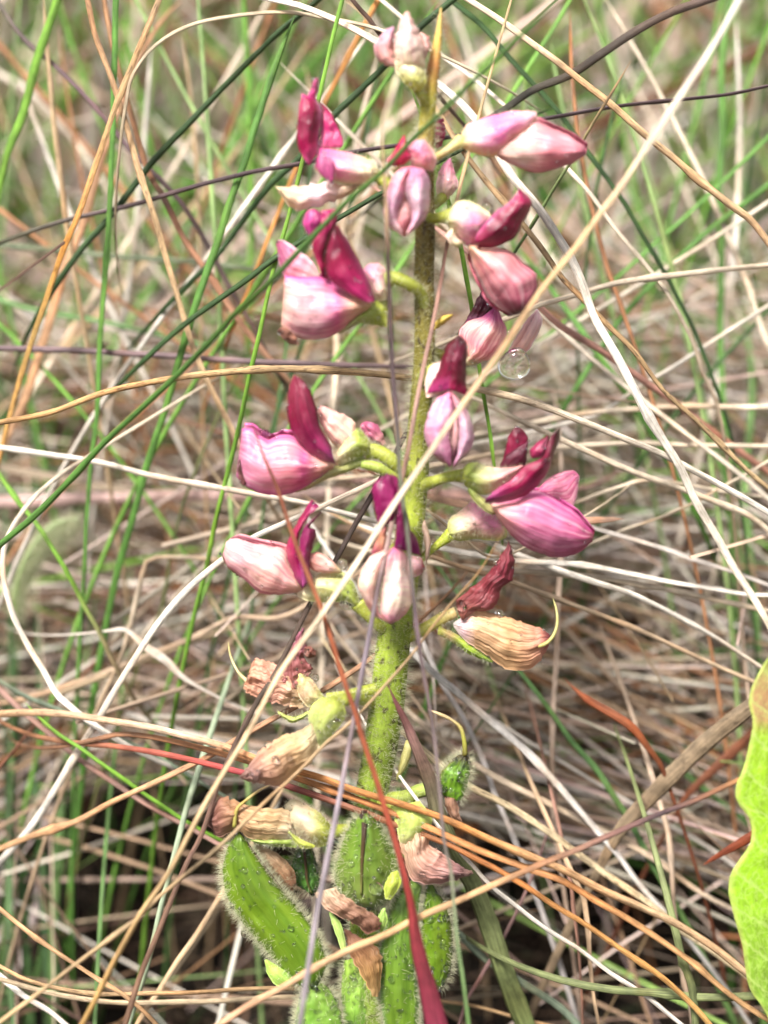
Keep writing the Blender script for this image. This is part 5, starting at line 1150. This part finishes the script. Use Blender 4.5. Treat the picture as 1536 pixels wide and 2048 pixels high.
ps = pod([(900,730),(850,900),(880,1050),(1040,1160)], [(1050,730),(1095,900),(1115,1050),(1060,1160)], Z, 2, 1.6, 1.6, "small dark green pod wedged between the two large pods", [(0,(0.07,0.1,0.02)),(0.3,(0.08,0.2,0.03)),(1,(0.10,0.24,0.04))], hair=6)
seam(ps, Z, [(970,745),(985,900),(1000,1050),(1040,1150)], [0.4,0.2,0.4], (6,6,4,2))

Z = (640, 1400, 4.518)
p2 = pod([(390,1005),(260,1150),(170,1380),(128,1600),(220,1790),(400,1900)], [(410,1005),(520,1080),(620,1260),(705,1450),(725,1640),(650,1800),(480,1905)], Z, -5.4, 6.2, 3.6, "plump green pod facing out with a dark seam down its middle", [(0,(0.14,0.20,0.03)),(0.15,(0.13,0.22,0.025)),(0.5,(0.14,0.22,0.03)),(0.8,(0.16,0.21,0.05)),(1,(0.15,0.2,0.06))], edge=(K_GRN,0.1,'A'), pv=1.0)
seam(p2, Z, [(400,1010),(395,1200),(382,1400),(375,1600),(372,1760)], [-6.2,-8.9,-9.3,-9.2,-8.8], (14,9,7,5))
part("calyx_lobe", PD(Z, [(640,1560),(580,1680),(590,1800)], [(700,1540),(735,1650),(640,1805)], -9.5, 1.0, 0.8, [(0,(0.36,0.44,0.06)),(1,(0.38,0.46,0.08))], nu=12, nv=8), 'calyx', p2, 2, 0.6)
p3 = pod([(1315,465),(1180,560),(1075,680),(1085,830),(1160,900)], [(1332,470),(1355,600),(1335,760),(1295,870),(1245,935)], Z, 0, 2.8, 2.6, "hooked green pod with a dark top and long dry style", [(0,(0.05,0.03,0.01)),(0.16,(0.08,0.06,0.02)),(0.35,(0.14,0.28,0.02)),(1,(0.12,0.24,0.02))], edge=((0.12,0.09,0.03),0.2,'A'), hair=6.5)
part("style", TB(Z, [(1312,500),(1305,380),(1270,250),(1190,180),(1110,140),(975,85)], [11,9,8,6,8,3], [-1,-1,-1,-1,-1,-1], [(0,(0.12,0.10,0.02)),(0.25,(0.36,0.36,0.06)),(0.6,(0.52,0.40,0.2)),(1,(0.55,0.42,0.26))], 7, 24, True), 'calyx', p3)
part("dried_remnant", PD(Z, [(1120,870),(1150,1000),(1230,1110)], [(1250,860),(1255,990),(1280,1110)], -0.5, 1.4, 1.0, [(0,(0.40,0.22,0.14)),(1,(0.36,0.2,0.13))], crk=0.5, rag=3, nu=14, nv=10), 'withered', p3)
part("pod_stalk", TB(Z, [(480,880),(640,900),(780,880),(900,820),(1050,800)], [30,32,30,28,28], [0,-1,-1,0,0], [(0,K_YG),(1,(0.32,0.42,0.10))]), 'spike', p3, 6, 1.1)
f = flower("withered_flower", PD(Z, [(640,960),(690,1150),(730,1330)], [(900,915),(1010,1060),(990,1150),(800,1330)], -6.5, 2.4, 2.0, [(0,(0.46,0.54,0.10)),(0.6,(0.46,0.56,0.16)),(1,(0.6,0.52,0.28))], crk=0.3),
           TB(FULL, [(745,1600),(775,1608),(805,1625)], [26,26,30], [0,-3,-5], YP), hairs=4, hlen=0.8, label="crumpled pinkish tan withered flower under the orange straws")
dried(f, Z, [(700,1150),(720,1300),(770,1450),(820,1610),(960,1665),(1150,1645),(1385,1575)], [(960,1090),(1005,1200),(985,1300),(1090,1370),(1240,1480),(1386,1560)], -6.5, 2.6, 1.8, [(0,(0.60,0.50,0.28)),(0.2,(0.66,0.42,0.28)),(0.55,(0.52,0.28,0.23)),(0.8,(0.26,0.14,0.14)),(1,(0.34,0.2,0.16))], crk=0.6, rip=0.5, ripn=4, rag=5)

Z = (560, 1640, 3.657)
p4 = pod([(1075,475),(1030,700),(1015,900),(1090,1150),(1140,1240)], [(1120,475),(1225,640),(1265,850),(1262,1050),(1210,1190),(1160,1245)], Z, -2, 3.2, 3.0, "green pod with a black speckled seam beside the crimson blade", edge=((0.03,0.03,0.01),0.22,'B'))
p5 = pod([(960,440),(830,560),(785,700),(740,900),(725,1200),(760,1500),(800,1680)], [(1040,480),(1010,700),(1010,900),(1010,1200),(1020,1400),(1000,1680)], Z, -3, 3.4, 3.0, "large hairy green pod behind the crimson base of the red blade", [(0,(0.13,0.20,0.04)),(0.3,(0.11,0.20,0.025)),(1,(0.14,0.24,0.02))], edge=((0.2,0.34,0.10),0.15))
p6 = pod([(250,1170),(165,1260),(118,1400),(95,1660)], [(310,1180),(410,1300),(460,1450),(470,1660)], Z, -3, 2.6, 2.4, "short hairy green pod at the foot of the plant under the tan straw", [(0,(0.2,0.3,0.05)),(1,(0.17,0.34,0.05))])
p7 = pod([(470,1030),(445,1250),(460,1660)], [(550,1010),(630,1200),(650,1400),(640,1660)], Z, -2, 2.4, 2.2, "narrow green pod under the brown dried remnant", [(0,(0.26,0.38,0.06)),(1,(0.14,0.30,0.04))])
part("dried_remnant", PD(Z, [(245,540),(360,665),(560,770),(640,840)], [(400,495),(520,585),(720,715),(735,800)], -9.5, 1.6, 1.2, [(0,(0.6,0.46,0.32)),(0.35,(0.42,0.24,0.16)),(1,(0.24,0.11,0.07))], crk=0.8, rag=6, nu=26, nv=16), 'withered', p2)
part("dried_remnant", PD(Z, [(465,795),(520,1000),(620,1180),(680,1295)], [(510,815),(710,930),(745,1050),(725,1285)], -6, 1.6, 1.2, [(0,(0.28,0.13,0.09)),(0.4,(0.30,0.15,0.07)),(0.7,(0.45,0.26,0.10)),(1,(0.55,0.36,0.15))], crk=0.6, rag=5, nu=24, nv=14), 'withered', p7)
part("calyx_lobe", PD(Z, [(355,675),(395,800),(455,970)], [(380,675),(450,770),(490,970)], -7, 0.6, 0.5, [(0,(0.36,0.52,0.14)),(1,(0.4,0.52,0.16))], nu=12, nv=8), 'calyx', p7, 2, 0.6)
part("calyx_lobe", PD(Z, [(770,640),(785,740),(745,825)], [(745,650),(700,760),(738,825)], -8, 0.6, 0.5, [(0,(0.32,0.50,0.12)),(1,(0.36,0.52,0.12))], nu=12, nv=8), 'calyx', p2, 2, 0.6)
# small bracts on the stalk
for pts_a, pts_b, y_, c in (([(870,645),(885,632),(905,628)], [(868,660),(885,650),(906,632)], -1, (0.50,0.36,0.06)),
                            ([(838,1040),(848,1080),(852,1130)], [(850,1040),(862,1085),(853,1131)], -1, (0.60,0.42,0.34)),
                            ([(812,1480),(800,1520),(792,1560)], [(826,1484),(818,1525),(794,1562)], -1, (0.45,0.42,0.16))):
    part("bract", PD(FULL, pts_a, pts_b, y_, 0.7, None, [(0, c), (1, c)], nu=10, nv=6), 'calyx', plant, 3, 0.6)

# ------------------------------------------------------------------ leaf at the side, silky leaf
def leaf_patch(name, A, B, y, bf, stops, label, mat, tu=0.0, edge=None, hair=0, hlen=1.0):
    d = patch_data(FULL, A, B, y, bf, None, stops, nu=60, nv=14, pu=0.3, pv=0.7, thick=0.2, tu=tu, tv=3.0, edge=edge, crk=0.35, rip=0.1, rag=1.5)
    low = min((tuple(v) for v in d[0]), key=lambda q: q[2])
    o = mesh_obj(name, [tuple(v) for v in d[0]], d[1], M[mat], None, d[2], d[3], origin=low)
    SURF.append((o, [Vector(v) for v in d[0]], d[1]))
    if hair: hair_part(o, d[0], d[1], hair, hlen, 2500)
    return tag(o, label, "leaf")
lf = leaf_patch("wavy_leaf", [(1560,2160),(1540,2048),(1522,2010),(1500,1980),(1490,1930),(1484,1890),(1470,1840),(1458,1790),(1460,1750),(1480,1718),(1502,1682),(1500,1640),(1478,1610),(1470,1580),(1485,1540),(1498,1490),(1506,1440),(1498,1410),(1500,1385),(1515,1350),(1540,1310),(1580,1270)],
     [(1580,2160),(1600,2048),(1620,1990),(1640,1900),(1650,1800),(1655,1700),(1655,1600),(1645,1500),(1630,1400),(1610,1320),(1585,1270)], -13, 0.5,
     [(0,(0.12,0.20,0.03)),(0.15,(0.15,0.25,0.03)),(0.45,(0.25,0.45,0.02)),(0.76,(0.24,0.40,0.02)),(0.80,(0.34,0.20,0.09)),(0.87,(0.36,0.22,0.10)),(0.93,(0.30,0.34,0.08)),(1,(0.26,0.36,0.06))],
     "bright lime green leaf with a wavy edge standing beside the straw", 'leafskin', edge=((0.38,0.46,0.10), 0.07, 'A'))
d = tube_px(FULL, [(1565,2100),(1568,2170),(1570,2230)], [16,16,18], [-12,-11,-10], [(0,(0.2,0.3,0.05)),(1,(0.2,0.28,0.06))], 8, 8)
for k in range(9): d[0][-1 - k][2] = ground_z(d[0][-1][0], d[0][-1][1]) - 0.002
mesh_obj("leaf_stalk", [tuple(v) for v in d[0]], d[1], M['spike'], lf, d[2], d[3])
sl_ = leaf_patch("silky_leaf", [(20,1230),(30,1160),(60,1090),(105,1045),(160,1035)], [(45,1240),(60,1170),(95,1115),(135,1085),(165,1050)], 55, 0.8,
     [(0,(0.22,0.32,0.10)),(1,(0.42,0.48,0.28))], "small pale green leaf covered in long silky white hairs", 'pod', hair=9, hlen=4.0)

# ------------------------------------------------------------------ water drops
ALLV, ALLF = [], []
for o, V, F in SURF:
    k = len(ALLV); ALLV += V; ALLF += [tuple(i + k for i in f) for f in F]
BVH = BVHTree.FromPolygons(ALLV, ALLF)

def drop_mesh(rx, rz, squash, rough=0.05, seg=18, rings=11):
    V, F = [], []
    ph = random.uniform(0, 9)
    for i in range(rings + 1):
        th = math.pi * i / rings
        for j in range(seg):
            a = 2 * math.pi * j / seg
            k = 1 + rough * noise.noise((math.cos(a) * 1.3 + ph, math.sin(a) * 1.3, math.cos(th) * 1.3))
            V.append((rx * math.sin(th) * math.cos(a) * k, rx * math.sin(th) * math.sin(a) * k, rz * math.cos(th) * (squash if math.cos(th) < 0 else 1) * k))
    for i in range(rings):
        for j in range(seg):
            F.append((i * seg + j, i * seg + (j + 1) % seg, (i + 1) * seg + (j + 1) % seg, (i + 1) * seg + j))
    return V, outward(V, F)

def drop(px, py, rpx, label, lift=0.35, group=None):
    d = ray(px, py).normalized()
    loc, nor, idx, dist = BVH.ray_cast(CAM, d)
    if loc is None:
        loc = at(px, py, -2); nor = -d
    if nor.dot(d) > 0: nor = -nor
    r = rpx * mmpp(px, py)
    V, F = drop_mesh(r, r * 0.8, 0.55)
    q = nor.to_track_quat('Z', 'Y').to_matrix()
    c = loc + nor * r * lift
    W = [tuple(q @ Vector(v) + c) for v in V]
    o = mesh_obj("water_drop", W, F, M['water'])
    return tag(o, label, "water drop", group)

# the big drop hanging under the flower behind the stalk
c = at(1028, 732, 1.0); r = 33 * mmpp(1027, 735)
V, F = drop_mesh(r, r, 1.0, 0.02, 28, 18)
W = []
for v in V:
    z = v[2]
    W.append((c.x + v[0] * (1.0 if z < 0 else 1.0 - 0.12 * z / r) + 0.0004 * max(z, 0) / r, c.y + v[1] * 0.75, c.z + z * (0.86 if z < 0 else 1.15)))
tag(mesh_obj("water_drop", W, F, M['water']), "large clear water drop hanging below a pink petal", "water drop")
Zi = (840, 840, 4.267); Zl = (830, 1080, 5.12); Zm = (440, 1250, 5.12); Zj = (430, 980, 5.12); Zn = (400, 1540, 4.655); Zo = (640, 1400, 4.518)
for Z, x, y, rr, lab in ((Zi, 1068, 350, 36, "clear drop resting on the dark upright petal of the glossiest flower"),
                         (Zi, 1060, 222, 26, "small drop on the curled petal edge of the glossiest flower"),
                         (Zl, 490, 665, 62, "clear drop at the foot of the dark maroon flag petal"),
                         (Zl, 860, 770, 48, "round drop caught on top of the withered tan wing"),
                         (Zl, 850, 235, 40, "drop clinging beside the upper edge of the maroon flag petal"),
                         (Zm, 1160, 990, 68, "drop hanging on the pale green calyx of the drooping withered flower"),
                         (Zm, 500, 1245, 46, "drop on the upper edge of the drooping withered flower"),
                         (Zm, 572, 1375, 42, "drop in the middle of the drooping withered flower"),
                         (Zm, 710, 1360, 30, "tiny bright drop beside the middle one on the drooping withered flower"),
                         (Zm, 975, 540, 40, "drop behind the striped calyx of the torn withered flower"),
                         (Zm, 905, 285, 40, "drop inside the small brown curled petal end"),
                         (Zj, 1300, 765, 60, "bright drop on top of the pale split flower's calyx"),
                         (Zj, 1350, 1150, 70, "flat drop hanging under the pale split flower's calyx"),
                         (Zn, 850, 355, 28, "drop on the tip of the pale calyx above the long pod"),
                         (Zo, 915, 1570, 30, "drop on the crumpled pinkish withered flower"),
                         (Zn, 430, 1515, 52, "largest drop on the edge of the long bright green pod"),
                         (Zo, 500, 1690, 62, "large blister of water on the plump pod"),
                         ((840, 560, 5.12), 915, 535, 24, "tiny white drop beside the purple veined petal"),
                         ((860, 360, 6.4), 725, 350, 60, "round drop behind the pink calyx next to the raised magenta petal"),
                         ((460, 740, 4.267), 305, 530, 42, "drop in the notch of the broad striped pink wing")):
    drop(Z[0] + x / Z[2], Z[1] + y / Z[2], rr / Z[2], lab)

# medium beads on the pods, each its own drop, and the fine dew between them
def scatter(o, V, F, n, rlo, rhi):
    V = np.array([tuple(v) for v in V]); out = []
    h = len(F)
    for _ in range(n * 30):
        f = F[random.randrange(h)]
        a = [Vector(V[i]) for i in f]
        nor = (a[1] - a[0]).cross(a[2] - a[0])
        if nor.length < 1e-12: continue
        nor.normalize()
        w = [random.random() for _ in a]; s = sum(w)
        p = sum((q * (k / s) for q, k in zip(a, w)), Vector())
        d = (p - CAM).normalized()
        loc, nn, idx, dist = BVH.ray_cast(CAM, d)
        if loc is None or (loc - p).length > 0.0003: continue
        if nn.dot(d) > 0: nn = -nn
        if nn.dot(-d) < 0.25: continue
        out.append((loc, nn, random.uniform(rlo, rhi)))
        if len(out) >= n: break
    return out
fineV, fineF = [], []
for o, V, F in list(SURF):
    nm = o.name.split('.')[0]
    if nm == "seed_pod":
        lab = o.get("label", "green pod")
        for loc, nn, r in scatter(o, V, F, 10, 0.00036, 0.00066):
            vv, ff = drop_mesh(r, r * 0.8, 0.5, 0.12, 12, 8)
            q = nn.to_track_quat('Z', 'Y').to_matrix(); cc = loc + nn * r * 0.3
            b_ = mesh_obj("water_bead", [tuple(q @ Vector(v) + cc) for v in vv], ff, M['water'])
            tag(b_, "small bead of water on the " + " ".join(lab.split()[:9]), "water drop", "water beads on the pods")
        items = scatter(o, V, F, 80, 0.00012, 0.00034)
    elif nm in ("flower", "wing_petal", "banner_petal", "withered_petal", "withered_flower"):
        items = scatter(o, V, F, 6, 0.0001, 0.0003)
    else:
        items = []
    for loc, nn, r in items:
        vv, ff = drop_mesh(r, r * 0.8, 0.5, 0.1, 8, 5)
        q = nn.to_track_quat('Z', 'Y').to_matrix(); cc = loc + nn * r * 0.3
        k = len(fineV); fineV += [tuple(q @ Vector(v) + cc) for v in vv]; fineF += [tuple(i + k for i in f) for f in ff]
tag(mesh_obj("fine_dew", fineV, fineF, M['water']), "fine dew speckling the pods and petals", "dew", kind="stuff")
